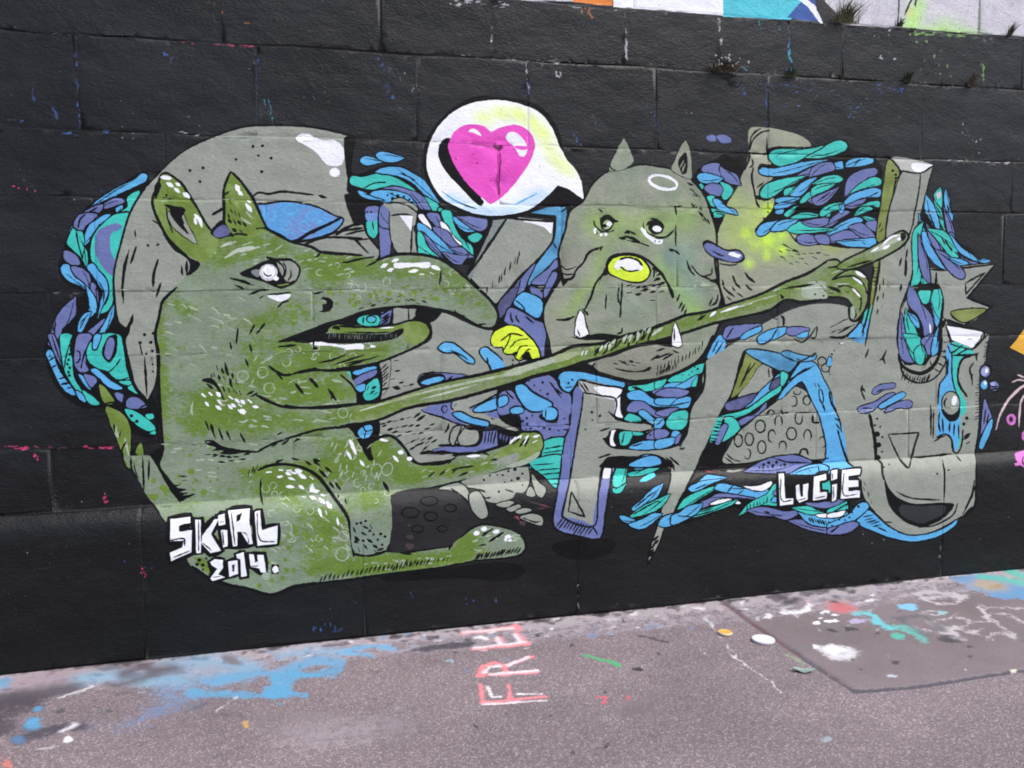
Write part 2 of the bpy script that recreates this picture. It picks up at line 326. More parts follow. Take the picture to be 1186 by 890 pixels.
ART = r"""
#painted_band
@P
q K2 560,-60 1260,-60 1260,40 1186,46 1000,30 560,0
q WG 560,-60 668,-60 668,2 612,1 600,-1 575,-2
q OR 650,-60 706,-60 710,7 690,5 664,2
q W 708,-60 842,-60 838,18 780,13 711,8
q CY 838,-60 925,-60 932,12 915,23 838,19
q BD 920,-60 945,-60 952,25 925,23 912,20 928,2
s W 7 926,-4 942,10 952,26
q K2 935,-60 962,-60 968,26 953,26 946,12
q WG 952,-60 1300,-60 1300,52 1186,43 1100,37 1040,32 982,29 974,26 968,14 956,2
t K2 1.6 1041,-10 1041,10 1040,28
t K2 2 1058,-4 1052,8 1048,18
t K2 2 1062,-4 1060,8
#painted_star
q YE 1170,403 1186,382 1215,340 1250,380 1220,420 1186,411
#painted_whiskers
t PK 2.2 1153,498 1158,481 1167,465 1177,454 1188,446 1215,440
t PK 2 1180,496 1181,478 1184,462 1195,450
t PK 1.6 1172,443 1180,440 1190,442
t PK 1.6 1178,434 1188,438
o MG 3 4 5 0 1171,486
e MG 3.5 6 0 1187,505
f MG 1175,526 1182,523 1200,520 1215,540 1200,548 1185,541 1179,536
e MG 3 2 0 1178,538
o K 1.5 4 5 0 1188,534
#swirl_cluster
@P
f K 170,198 150,207 138,216 112,231 93,247 80,268 72,293 67,312 78,330 97,340 80,351 62,373 52,398 52,412 60,440 78,463 100,474 120,473 138,482 150,500 180,506 182,470 172,452 150,424 142,390 135,350 134,312 143,284 155,250 172,218
@A1
F B 12 415,745 470,700 560,645 690,580 740,540 770,550 765,590 700,625 600,670 500,715 440,745
F T 12 720,660 650,690 635,720 640,770 560,820 480,860 460,900 620,900 660,820 700,740
F U 10 470,770 540,715 600,715 620,735 560,760 500,780
F U 12 270,900 300,840 380,780 470,755 460,790 400,840 340,900
F B 8 560,780 605,760 600,785 570,805
F D 8 380,900 440,840 500,825 490,850 440,900
s K 9 320,890 360,820 430,775
@A2
F T 14 430,100 500,30 560,-10 660,-10 630,70 590,200 560,310 545,420 535,520 530,610 490,660 430,670 500,590 515,500 480,410 400,320 385,250 395,170
f U 415,190 430,110 500,70 570,52 600,70 580,100 530,120 520,180 530,260 555,320 540,410 500,390 440,310 415,250
F B 12 355,180 350,120 380,60 430,30 480,-5 520,-5 450,60 400,120 370,180
F U 13 270,70 280,30 320,-10 430,-10 400,30 350,70 330,100 300,95
s K 10 300,85 310,30 350,-10
F T 12 265,85 285,105 325,110 340,170 335,200 355,240 365,280 350,320 320,290 270,240 225,195 230,160
s K 9 285,105 300,190 330,300
s K 7 345,220 335,260 330,300
F U 12 200,290 205,240 250,250 290,280 310,330 270,340 220,315
F B 12 185,390 185,345 230,335 250,370 290,430 350,480 370,500 310,480 240,450
F U 12 250,350 320,360 370,400 385,450 380,500 340,460 280,410
F U 11 390,460 420,480 435,540 430,610 410,560 390,520
F B 12 360,350 400,330 440,380 490,440 505,510 490,570 460,630 440,650 455,590 470,530 440,470 400,410
t K 8 440,450 475,520 470,600
F B 12 360,520 400,540 425,600 420,660 390,690 370,720 375,640 375,580
F U 12 130,780 150,700 200,630 260,605 285,630 280,680 240,730 190,780 170,850 150,830
F U 10 95,890 110,800 135,750 135,820 165,890
s K 8 115,890 135,800 130,760
F B 10 295,790 310,720 350,670 375,680 360,730 320,800
s K 7 310,780 350,700
F U 12 285,900 330,830 400,770 460,720 480,730 420,800 370,870 360,900
F B 12 415,900 440,820 480,740 530,650 540,690 520,740 490,800 455,900
s K 7 430,800 400,870
@A3
F U 11 92,-10 130,-10 160,60 180,130 190,200 160,160 120,70
s K 8 118,-10 150,90 185,190
F B 12 80,120 100,90 125,110 150,190 190,270 240,330 280,400 250,400 190,350 150,280 110,190
s K 11 100,165 135,145
s K 11 118,215 150,195
s K 9 165,290 225,280
s K 11 182,328 235,320
s K 9 220,355 260,350
F T 12 180,-10 255,-10 240,80 255,150 270,280 310,350 330,390 290,370 240,300 205,230 190,150 180,80
s K 8 258,0 215,140 205,220
d K 11 240,122 233,160 225,190 240,215 232,245 240,268
F U 12 280,60 300,-10 390,-10 370,60 355,130 350,190 370,232 310,240 275,190
s K 9 285,95 310,108 312,140 300,175 282,182
s K 9 355,80 330,160 318,220
F T 12 360,140 365,80 400,20 420,-10 580,-10 620,90 650,180 675,270 690,320 640,300 560,290 500,240 430,215 380,180
F B 11 400,80 415,-10 455,-10 430,70 415,90
f K 460,110 500,10 540,-15 565,-10 570,60 555,130 515,178 478,155
f U 480,105 505,20 530,5 545,20 548,60 530,130 510,160 487,140
s K 8 430,230 500,245 560,200 590,150
s K 8 520,290 590,300 650,280 
F T 9 580,310 650,305 680,295 690,325 640,335
F T 10 640,350 690,335 720,390 690,390
F B 12 385,230 420,220 470,260 530,310 605,355 560,365 500,340 450,290 420,265
F B 9 300,260 330,270 370,330 385,365 350,340
F U 9 340,260 390,270 430,300 390,350 360,310
F T 10 330,370 380,400 420,430 445,465 400,470 360,440 340,410
d T 8 350,420 365,405
F B 10 285,375 330,400 350,450 310,430
F U 10 550,390 590,390 620,420 600,450 570,430
F U 10 630,480 640,430 690,415 750,450 770,480 720,495 660,495
s K 8 615,400 605,470
t K 7 700,510 760,470 790,480
F T 11 620,500 680,510 750,550 810,600 830,640 790,650 720,620 660,570
d K 13 665,545 703,582
d K 8 683,590
F T 8 760,540 810,530 820,560 790,570
F T 8 790,665 830,650 830,672
#letter
@P
F G 3 188,198 203,184 220,172 254,157 282,148.5 314,146.5 355,148 389,154 409,160! 405,186 401,220! 412,240 419,257 424,272 440,292! 436,300 400,310 350,320 250,320 190,350 183,375 181,395 182,420 179,445 171,463! 158,447 150,421 145,393! 150,378 146,379 138,372 134,345 133.5,317 141,284 151,250 160,232 170,217!
f K 134,350 138,372 144,379 150,377 153,365 150,385 146,395 151,420 158,447 171,463 170,470 150,440 142,400
@A2
t K 16 675,680 660,740 635,765
t K 10 690,100 695,150
t K 12 700,210 660,330
t K 14 650,235 620,350 605,500 610,600
t K 14 850,300 820,400 815,490
t K 11 870,460 835,560
t K 11 1010,345 1015,410
t K 14 1045,310 1045,400
s K 10 810,30 850,60
d K 11 778,205 847,200
d K 13 755,818 800,870 818,808
d K 10 727,872
@A3
d K 12 725,42 798,40 808,100
d K 9 768,118 810,190 812,240
t K 11 755,140 765,300 772,410
t K 7 720,40 740,130
@B1
d K 12 0,520 90,503 69,597 433,355 498,350 558,434 493,528
d K 10 316,444 470,418
t K 9 -10,270 0,265
f W 725,295 760,270 810,270 900,310 1000,315 1050,360 1065,420 1040,480 980,490 930,470 870,400 800,350 740,320
e W 36 32 10 995,532
@B1
t K 15 150,825 250,770 
s K 14 430,700 470,672 540,680 630,665 740,675 850,688
t K 13 880,690 940,708
F BV 18 455,770 530,755 640,740 760,750 880,780 990,835 1050,860 960,950 700,1000 580,960 500,880
@B2
f BV 480,10 540,-30 700,-60 900,-20 990,30 850,105 710,165 600,130 530,80
o B 9 35 35 0 660,65 785,75
o B 9 30 30 0 560,5
o B 8 32 25 0 690,140
d B 14 660,65 890,40
@B1
o B 10 40 40 0 545,815
o B 10 45 30 0 690,790
o B 10 40 30 0 840,830
@B2
s K 18 460,-10 530,90 620,135 705,180 830,115 960,55 1045,10
s K 14 735,185 900,150 1000,115 1186,85
s K 16 1000,135 1080,80 1186,50
s K 14 780,200 900,155 1050,150 1186,160
t K 9 1130,150 1186,220
@C2
s K 12 0,90 60,60 110,50
s K 12 0,130 60,115 130,100
s K 10 0,155 90,165 160,160
s K 10 60,165 110,210 160,260
#swirl_cluster
@C1
f K -10,300 55,290 50,540 210,500 300,480 420,510 540,590 620,720 800,840 1000,850 1000,900 900,1150 780,1160 700,1100 560,1000 450,900 100,890 60,760 30,680
F B 11 100,455 130,425 180,430 230,460 190,478 140,485
F B 11 210,410 250,392 320,405 370,435 350,460 280,460 230,440
F T 12 35,610 45,560 120,565 240,540 340,570 440,625 520,690 600,720 640,760 650,830 620,840 560,770 460,700 400,650 280,630 180,650 100,635
s K 8 130,640 200,605 280,600
F B 12 205,530 270,500 380,500 470,545 540,590 580,700 540,680 470,610 370,560 260,540
s K 7 250,490 210,525
s K 8 370,540 430,560 480,590
F U 11 250,650 330,630 440,655 520,690 560,740 620,860 600,900 560,890 500,760 440,690 340,660
F B 11 170,680 210,660 330,660 430,690 490,760 490,790 400,735 300,740 220,720
d K 14 360,695 325,713
d K 9 290,690 320,678 380,722 402,700 440,720 460,738
F B 9 85,660 130,670 180,700 240,720 160,715 110,695
F T 11 640,780 700,800 740,890 700,900 650,830
F B 8 740,850 800,870 840,900 760,900
F T 6 720,815 740,810 745,835
@C1
f K -10,690 20,680 100,770 110,890 60,890
F U 10 140,780 180,765 235,775 230,850 160,850 140,820
d K 8 150,805 178,806
@C2
F T 10 150,40 200,30 232,45 220,120 195,155 160,130 145,80
f BV 140,-10 230,-10 225,30 150,35
t K 8 185,40 195,100
F U 12 240,-60 300,-70 318,-10 300,280 250,298 240,250
@C1
F U 10 240,775 270,755 310,800 315,900 240,900
#letter
@C2
F G 9 315,-90 380,-120 440,-90 500,-40 500,275 380,272 320,180
s K 9 325,-5 380,-10 470,-5
t K 9 310,160 340,240 385,275
t K 9 465,-10 455,150 450,270
t K 9 485,10 470,120
s K 9 500,100 500,260
@C1
f G 260,750 340,740 420,760 480,800 470,900 320,900 305,800
s K 9 275,745 340,742 420,758 495,810
t K 9 310,830 400,820 460,830
@C2
f W 372,-2! 462,3! 452,108! 420,60
#swirl_cluster
@C2
f K 495,-40 560,-40 640,-30 1000,20 870,260 790,340 650,320 500,280
F W 8 500,0 530,-10 590,80 585,100 540,60
F U 10 560,-10 640,-10 650,90 610,60
F T 10 660,-30 720,-30 750,80 800,160 870,210 850,230 770,170 700,80
F W 9 650,40 690,60 740,140 800,195 780,205 700,140 660,80
F B 10 740,10 800,40 860,100 830,110 780,80
F U 10 800,15 960,15 975,70 930,105 860,80
F T 9 840,150 900,120 940,140 890,185
F U 10 600,80 700,110 760,190 830,260 800,290 730,230 660,170
F B 10 500,50 560,80 620,130 700,210 715,250 670,260 600,180 540,110 500,100
F U 10 520,110 570,150 640,240 650,260 590,230 540,160
F T 11 500,110 530,130 570,220 680,300 620,310 510,270 500,200
F U 10 690,260 760,270 840,265 800,330 750,330 700,290
F U 9 730,230 800,220 840,260 780,265
#letter
@P
q G2 541,319 551,299 570,256 587,253 575,275 552,308 545,325
q G 545,325 552,308 587,253 600,252 641,256 641,278 630,294 603,321 583,345 573.7,353 560,341
f W 606,256.5 641,256.5! 638,271 632,265 620,260
s K 3 541,319 551,299 570,256
s K 2.4 543,316 552,305 587,253
s K 2 583,252 610,255 641,257
s K 3.2 545,323 560,341 574,354 583,345 603,321 630,294 641,278 642,256
@C2
h K 8 6 -6,60 975,490 1010,455 1045,420 1075,390 1110,345 1180,280
@D2
h K 8 5 -8,55 5,395 40,340 75,315 105,280 130,245
#swirl_cluster
@P
f K 610,250 645,240 662,240 662,268 650,295 652,322 640,345 632,360 632,395 645,412 610,420 580,400 572,385 568,380 575,360 583,345 603,321 630,294 640,278 640,256
@D1
p BS 210,812 260,772 445,772 380,828
p BS 390,832 450,785 455,900 380,900
@D2
f BS 385,-20 450,-20 440,130 400,270 300,370 200,470 172,482 230,350 310,240 360,170 380,60
t K 8 355,180 385,230
s K 10 375,0 365,160 310,240 230,350 175,475
s K 12 455,0 440,140 400,280 300,380 205,475
F U 10 110,540 135,440 235,330 190,430 160,510
F UD 10 -10,600 100,480 130,440 110,530 50,640 -10,700
F U 10 210,460 330,360 380,300 390,350 350,380 330,460 250,475
F U 10 310,480 360,385 390,400 310,560 293,550
F U 9 200,490 250,500 290,540 280,570 220,540
F B 12 90,600 140,535 180,530 285,590 270,690 240,700 160,650
s K 8 100,580 150,620 170,660
F U 12 30,700 60,635 140,660 240,720 290,740 310,830 300,890 290,990 240,870 150,780 60,750 25,720
t K 9 70,665 70,700 85,735
t K 9 105,680 110,710 130,735
t K 9 170,690 225,740
s K 9 290,710 320,760 350,762
@C2
f UD 890,800 905,765 960,760 970,800! 
t U 8 905,800 900,775
t U 8 935,800 925,770
t U 8 965,800 950,765
s K 14 855,830 900,770
#letter
@P
f G 440,420 452,412 484,402 500,392 497,372 480,370 456,377 452,358 480,355 508,360 552,379 570,383 574,398 583,409 590,424 604,424 551,437 481,454 440,464
@C2
s K 12 640,665 585,725 560,740
s K 9 540,720 535,690 560,660
s K 9 440,640 435,700
@C3
F G 6 240,180 305,150 292,350 245,400
h K 8 6 50,-45 243,230 245,270 245,310 245,350
t K 10 240,370 300,350
h K 11 7 34,-6 335,172 340,220 340,260 310,302 365,322 450,342 330,348
t K 10 325,345 350,360 380,355
#swirl_cluster
@C3
f K -10,215 220,178 240,440 90,455 60,380 0,300
F T 8 -5,250 30,240 40,290 20,320
F B 9 50,250 100,225 200,205 215,215 150,255 80,265
F U 9 45,320 100,270 215,230 210,262 120,310 60,345
F B 9 70,350 130,325 140,360 100,380
F T 9 140,370 150,330 220,290 230,400 150,440 120,400
t K 10 160,340 150,370
t K 12 180,360 215,340
t K 12 170,395 200,370
t K 12 195,400 220,385
@C3
F B 14 640,80 680,45 740,50 820,110 880,160 880,185 830,170 750,110 680,105
t K 8 720,95 800,130 840,160
F B 16 925,100 960,75 1000,100 1060,150 1110,215 1020,245 990,190 950,150
t K 9 970,140 985,195
F U 10 500,310 520,265 600,252 700,255 830,270 780,300 700,325 540,345
f K 500,315 520,270 600,255 670,260 690,290 640,320 540,345
f B 520,318 560,295 650,275 680,290 650,308 560,332
t K 9 510,285 560,255 610,240
t K 8 700,300 740,270
#letter
@C3
f G 225,560 490,480 560,470 740,430 1010,370 1186,330 1186,640 1000,600 930,640 925,740 700,755 600,775 505,830 770,805 750,845 500,875 440,800 380,740 310,690 225,680
f U 530,500 640,465 740,445 728,490 745,545 830,605 760,595 660,550 545,520
s K 10 520,500 545,520 660,555 745,590 840,620
s K 10 730,450 725,485 745,510
s K 9 745,480 765,460
o K 8 20 25 0 680,500
f U 850,500 1000,430 1100,365 1200,440 1200,550 1060,562 960,535 990,520
s K 10 850,490 930,455 1090,370
t K 9 1090,370 1130,420 1160,440
F B 14 880,510 950,460 1040,425 1110,420 1110,460 1050,490 960,515
F B 16 740,530 790,520 870,560 980,590 980,615 900,605 790,570
F B 9 1125,510 1186,485 1200,530 1140,530
F B 11 1160,380 1186,340 1200,440 1170,420
f U 600,785 700,755 830,748 920,740 940,635 1040,640 1045,750 900,790 780,810 680,795
h K 9 6 -18,100 945,645 1060,650
q K 1040,640 1186,665 1140,720 1110,750 1045,755
h U 4 9 -10,45 1065,670 1150,690
s K 16 640,750 760,745 900,745 935,700 925,640 880,615
F G 13 720,705 745,630 790,615 765,690 740,745
F G 13 780,690 840,620 900,640 915,700 880,740 790,740
s K 16 830,630 960,640 1060,640 1186,665
t K 11 590,785 560,790 500,830
s K 13 600,800 660,790 730,800 770,800
t K 12 620,805 590,835
t K 11 710,600 700,640 680,660
s K 12 500,870 600,860 740,850 770,815
h K 13 5 36,-12 235,605 300,590 360,575 420,565
h K 13 5 38,-12 290,640 380,620 480,615
h K 13 4 36,-14 250,625 330,670 350,690
h K 12 5 38,-12 410,660 480,680 580,610
h K 12 5 36,-20 410,740 480,715 560,715
h K 12 5 40,-22 440,780 500,745 590,730
h K 11 4 34,-18 490,825 540,765
t K 12 490,580 550,540
t K 11 470,560 520,520
t K 9 1000,560 1080,600 1186,635
f G 1000,575 1186,570 1186,625 1100,620
#swirl_cluster
@D3
f K -10,340 200,280 380,240 560,180 700,230 860,320 860,380 560,390 520,700 420,900 180,900 280,700 130,640 -10,560
f U 170,320 230,280 330,265 400,330 480,410 480,520 470,640 490,690 420,690 290,710 270,650 150,640 140,570 110,520 -10,535 -10,400 60,370 110,400
d K 10 287,316 322,396 178,560 180,602 205,632 298,628 337,636 150,580
d K 7 195,305 230,335 272,370 260,620 350,688 385,590 435,563 395,645 215,545 172,635
t K 9 335,310 415,420
t K 9 365,350 420,395
t K 8 440,605 500,600
t K 8 430,640 500,640
t K 8 425,685 480,670
t K 9 30,370 90,430
F B 16 100,350 150,330 220,390 350,460 345,490 250,512 190,500 130,430
f K 290,520 330,480 385,490 400,540 380,590 320,590 260,550
e B 50 44 0 338,530
t K 8 310,500 305,560
F B 16 395,290 430,245 560,248 700,280 850,318 840,350 700,325 540,292 500,345 470,378 420,350
d K 9 490,297 465,320
s K 8 445,352 490,345
t K 8 400,290 410,335
F B 12 65,505 100,485 150,490 150,520 80,530
F B 12 -10,420 40,410 45,455 -10,480
F T 12 290,725 440,705 415,900 200,900 280,820
h K 7 5 125,-22 300,770 270,850 240,885
@D4
F T 12 80,40 130,8 300,-5 265,205 180,130
h K 7 5 150,-12 110,50 190,150 225,180
#letter
@P
f G 672,450 713,462 711,485 725,489 748,491 756,494 755,500 738,502 718,498 708,498 704,504 700,511 706,518 720,521 760,521 779,515 790,520 792,530 785,545 760,536 735,529 710,530 698,536 692,570 688,609 652,601 659,560 665,515
@D3
f U 505,360 530,340 563,360 555,500 520,700 490,900 420,900 440,700 480,600 490,450
s K 10 565,385 555,500 520,700 490,900
s K 10 520,330 495,380 488,470
t K 10 475,530 470,600
s K 9 470,630 440,700 415,890
f G3 540,300 850,372 790,432 570,385
f W 640,345 850,372 790,432 700,405
p W 790,432 850,382 845,500 835,560 778,548
s K 10 540,300 700,335 850,370 845,560
s K 10 565,385 680,405 790,432 780,548
s K 9 790,432 850,378
t K 8 535,310 590,390
t K 8 565,315 605,380
t K 14 740,515 790,555 860,582 1000,592 1040,612 1035,640
s K 12 1035,640 940,660 800,640 740,658
f W 755,650 805,648 805,720 790,755 755,745 748,700
s K 12 805,645 810,720 790,760 750,750 740,700 755,650
t K 16 700,700 735,715 740,745
t K 9 680,650 755,625
t K 9 670,835 760,805
d K 11 625,520 680,545
d K 7 628,573 582,638
s K 12 800,760 900,770
s K 12 690,890 740,835 860,825
@D4
f U 300,-10 380,-10 350,180 320,300 310,412 250,470 265,250 290,100
f U 310,412 520,470 560,560 470,555 250,490
f U 590,110 655,80 640,150 600,380 560,560 512,470 550,250
f W 600,60 655,30 640,130 585,140
s K 11 380,-10 350,180 318,320 310,412 520,470 550,250 585,60
s K 12 300,-5 290,100 265,260 250,480 470,555 565,560 600,380 655,30
h K 8 11 -50,72 310,415 520,470
t K 8 600,50 660,25
s K 9 515,475 545,530
s K 10 365,235! 345,370! 460,408! 365,235
#shadow_oval
@D4
f K 230,610 300,575 450,560 570,555 640,560 670,600 640,650 550,690 430,705 320,690 250,650
#swirl_cluster
@P
f K 722,450 760,440 795,430 818,415 815,440 800,474 796,500 788,515 770,521 735,521 712,515 714,498 740,502 757,498 758,492 722,484
@D3
F T 9 880,345 1000,330 1130,285 1100,340 1020,372 880,370
F B 10 870,390 960,370 1050,430 1186,420 1190,470 1060,478 960,440 880,425
F U 10 865,505 900,450 980,450 1060,510 1160,545 1080,558 1000,520 900,518
F T 8 850,562 880,530 960,560 960,582 860,578
F B 10 945,520 980,505 1060,570 1130,590 1100,638 1040,600 970,550
F U 9 1040,380 1150,340 1190,360 1190,412 1100,412
F U 9 1000,685 1060,640 1140,640 1150,680 1080,702 1000,702
d K 9 1025,675
F B 10 880,762 980,720 1100,715 1190,695 1190,740 1100,767 960,777
t K 7 900,755 970,735
F T 9 820,660 905,660 870,740 825,742
t K 6 850,660 830,740
F T 8 905,655 980,665 960,680 910,675
t K 12 900,345 980,370
t K 12 1000,395 1060,400
@E3
F T 10 80,300 200,230 335,185 320,240 250,270 180,310 100,315
d K 9 240,208 285,222
d K 6 200,235 245,245 225,262 180,262 265,210
F B 9 50,340 110,320 180,320 130,362 60,352
F B 9 130,352 200,310 285,265 270,320 180,362
F T 9 -5,310 70,290 40,340 -5,358
F T 8 240,340 285,270 270,340
F U 9 -5,390 80,355 225,378 200,402 120,422 -5,402
F B 9 -5,430 60,425 140,430 90,470 -5,462
F B 9 100,482 150,430 235,418 220,482 160,492
t K 7 100,475 230,450
F U 9 -5,525 60,500 150,490 130,522 60,548
F T 11 70,590 110,530 180,508 217,520 210,600 170,638 90,632
F B 9 -5,570 50,565 50,610 -5,642
t K 7 0,610 50,570
F U 9 -5,642 60,640 90,662 60,692 -5,702
F B 9 105,670 130,645 162,660 150,688 110,692
F B 10 -5,722 60,702 130,700 110,742 40,767 -5,768
F U 8 140,690 172,670 150,732 130,738
F B 11 350,150 370,90 410,20 440,-10 475,30 465,90 420,140
t K 7 385,110 430,20
t K 7 400,130 460,40
#letter
@P
f G 838,405 860,392 890,372 925,356 960,352 985,358 1000,380 1010,405 1006,430 990,470 985,530 975,545 955,470 935,425 870,407 861,407 848,454 834,480 822,508 809,538 797,561 783,594 769,611 762,631 750,655! 754,634 760,610 766,588 775,560 778,535 790,515 797,498 800,474 812,455 817,420
s K 2 861,407 848,454 834,480 822,508 809,538 797,561 785,592
s K 2 817,420 814,450 800,474 796,500 790,512
@E3
t K 7 335,180 315,280 300,400
t K 8 300,405 245,460 225,510
t K 11 160,775 200,765
@D4
s K 9 1050,60 1040,180 990,330 955,470 905,620 886,742
s K 9 886,742 960,610 1005,490
h K 14 5 45,-40 925,575 885,690
t K 10 1010,0 1050,30 1075,90
t K 10 1040,-5 1110,55
@E2
t K 12 855,685 875,710 870,760
t K 11 805,705 830,712
F U 10 460,830 480,770 540,755 720,745 715,770 610,820 490,850
F B 10 580,840 620,800 720,760 720,790 640,830 600,850
s K 8 480,845 530,770
F B 10 690,850 730,810 820,775 900,770 880,810 780,860 710,880
s K 8 790,850 830,780
F U 9 900,775 960,765 1050,775 1040,800 980,820 900,815
F B 8 960,830 1040,795 1030,835
t K 8 1100,760 1060,820 1000,870 940,840
t K 8 1045,830 1090,840 1105,760
@E3
s K 9 690,5 700,45 740,50 800,10
#swirl_cluster
@P
f K 861,407 880,404 922,415 934,425 920,445 890,470 865,490 850,505 842,515 838,538 809,538 822,508 834,480 848,454
@E3
F O 11 625,105 720,185 680,230 640,310 560,390 515,418 545,330 590,200
t K 8 680,180 620,260 570,350
t K 8 650,180 600,290
f G 640,310 700,215 740,190 790,215 800,280 740,350 660,395 560,412
s K 8 770,215 775,280
t K 8 795,220 800,270
F BS 13 615,100 680,92 850,120 965,160 960,195 900,245 800,210 700,160
F UD 10 475,465 540,435 690,395 665,450 580,495 490,505
F B 11 660,450 720,370 800,300 870,240 890,290 830,340 760,400 700,450 600,500
F T 11 450,545 560,520 640,490 720,430 800,370 860,335 850,375 770,430 700,480 620,530 540,560 450,562
F UD 9 780,362 800,310 850,280 858,310 820,352
F T 9 860,245 905,260 880,330 860,340
F U 10 545,605 600,560 680,530 755,455 740,512 650,570 580,612
F T 11 470,560 530,560 575,630 510,692 445,722 480,640
F U 9 405,735 430,650 470,600 492,612 460,690 430,742
f T 420,560 455,560 395,722 368,725
h K 9 7 48,4 415,580 365,720
#letter
@E3
f G 460,860 480,790 520,700 600,620 750,500 830,430 920,370 960,345 1040,390 1090,480 1140,570 1185,840 1060,845 960,812 830,830 700,860 560,880
s K 9 480,790 540,680 640,590 760,490 840,430
o K 11 34 42 0 715,617 930,668
a K 11 25 42 40 840,585 980,560
a K 11 26 42 150 1040,683 795,685
o K 10 28 43 0 565,715 640,705 725,760
a K 10 25 36 -20 870,755 1140,725
a K 10 23 36 170 625,805 945,445
o K 10 25 32 0 1035,440
a K 10 24 20 60 970,380 785,525
s K 12 980,810 1000,775 1030,775 1045,815
s K 7 960,525 1090,520
t K 12 750,540 785,500
t K 10 860,500 870,530 910,520
s K 12 1075,540 1080,590 1120,590
t K 7 480,800 520,840 580,860
t K 7 470,830 530,870
s K 12 460,880 600,875 760,845 960,812 1060,850 1185,840
#swirl_cluster
@P
F B 2 901,462 909,450 918.5,434 930,419 945,422 954,440 962,455 970,481 976,510 982,541 970,545 958,537 957,515 950,484 937,457 928.6,442 915,452 906,461
@E3
t K 8 840,420 900,330 1000,240 1090,200
t K 7 900,310 980,260 1070,215
t K 8 1000,300 1040,380 1070,440
t K 6 1090,320 1100,350
t K 6 1110,320 1125,355
o K 9 14 50 -8 1135,410
t K 9 1145,460 1160,520
F BS 10 860,115 900,100 960,120 1080,140 1100,120 1090,155 1000,170 920,150
o K 8 28 30 0 1140,170 1165,215
s K 8 1100,110 1000,165 960,150
@G3
F B 8 0,140 20,150 15,200 -10,200
o K 7 14 22 0 60,175 95,290 85,350 130,380
o K 7 12 30 0 95,420 15,235
F B 9 30,380 45,355 60,370 55,480 40,500 30,440
F B 8 85,450 105,440 110,540 95,565 82,540
o K 8 14 26 0 95,510
d K 8 20,122 40,98
t K 8 90,150 100,210
t K 7 115,210 125,270
t K 7 130,440 125,520
s K 12 5,380 15,440 60,530 80,600 90,700 110,800 130,890
s K 11 40,560 75,580
t K 10 50,600 75,640
F B 8 85,600 120,660 125,720 110,780 95,690
h K 11 3 12,-50 150,700 160,790 145,840
t K 9 180,810 190,860
#letter
@G3
f W 75,45! 155,40! 182,165!
s K 5 70,42 182,168
@G2
f T 240,560 280,500 300,480 285,560 270,650 250,720 225,700
f B 205,740 225,700 240,600 275,600 262,680 250,760 230,890 200,890
F B 9 130,715 220,620 228,705 160,718
F BS 8 170,740 205,735 215,830 225,900 195,870
@G3
f BS 165,20 250,5 245,100 225,190 205,130 190,70
f K 198,130 222,190 245,110 240,170 224,275 208,190
#letter
@P
f G4 868,149.6 885,148 905,151 928,158 939,169 930,185 925,220 935,245 960,262 1000,285 1005,300 985,312 935,325 911,340 878,350 841,362 835,350 831,331 828,300 829,275 833,259 839,241 853,219.6 861,198 867,177
@E1
s K 9 640,380 650,300 680,255 720,230
s K 9 640,380 665,310 720,260 780,245
s K 12 600,520 640,440 640,390
s K 10 635,400 750,405 780,400
s K 11 640,500 665,480 660,440
s K 11 665,500 655,560 670,640 690,740 710,775
t K 30 680,700 740,712 800,700
t K 9 690,640 740,600
t K 9 760,290 762,400
f K 470,410 560,400 625,405 610,470 560,480 500,440
d K 8 770,805 783,838 740,848 810,845
@E2
h K 12 4 30,8 890,235 935,235 990,290
h K 12 3 42,22 865,195 940,230
h K 12 4 34,4 1000,260 1085,255 1150,265
h K 11 4 28,14 845,240 860,290 915,325
h K 11 4 30,8 910,272 950,312 1020,328 1070,282
t K 12 610,390 640,430 680,460
t K 12 525,410 545,460 580,500
t K 10 615,470 640,500 660,515
t K 10 520,485 540,520
t K 10 555,530 595,560
t K 10 455,440 470,500 540,560
t K 9 485,555 520,585
#swirl_cluster
@E1
f K 250,590 300,500 430,430 470,405 620,400 630,440 600,520 560,600 520,680 470,790 430,895 405,895 380,820 340,700
F U 10 310,510 340,480 430,475 440,560 380,540 320,530
F U 9 440,495 480,520 550,550 560,600 500,605 450,560
F B 10 280,560 310,540 370,545 430,580 420,605 340,607 295,590
F T 8 290,620 310,610 330,640 300,648
F U 9 330,640 370,610 440,620 470,660 440,692 370,682
F T 9 440,600 500,620 527,650 510,692 470,722 450,690 465,650
F T 9 350,700 400,695 390,730 400,770 360,750
F B 10 390,720 430,720 470,760 535,790 530,812 460,802 420,780
F T 9 375,785 420,790 460,815 430,832 390,827
f U 342,297 365,278 395,275 412,297 405,318 370,320
f U 415,283 460,275 500,290 517,315 490,330 440,325
@E2
f K 375,-10 465,-10 430,100 412,155 395,60
F T 8 390,5 430,12 455,0 430,-20 395,-20
#swirl_cluster
@P
f K 890,172 940,170 980,162 984,172 1012,182 1020,192 1022,210 1019,240 1015,284 985,288 960,285 935,280 925,270 905,264 878,273 874,266 893,245 896,230 880,229 880,218 895,206 878,200 880,190 893,190
@E1
F T 11 775,420 800,385 860,375 960,375 1090,370 1050,410 980,450 890,490 820,480 785,450
F B 11 705,520 730,500 800,510 900,490 1000,465 1100,455 1060,490 960,535 860,555 760,555 715,540
F U 9 1000,542 1080,495 1190,470 1190,510 1120,545 1040,556
F T 11 715,672 750,620 830,590 920,570 970,570 960,600 880,640 830,680 770,710 720,700
F B 9 920,692 970,630 1040,585 1075,590 1040,640 990,692
F T 10 985,742 1020,690 1100,640 1190,612 1190,650 1120,680 1060,710 1010,742
F B 8 815,720 880,705 960,710 930,737 830,742
F B 8 810,767 860,745 930,750 880,777 820,787
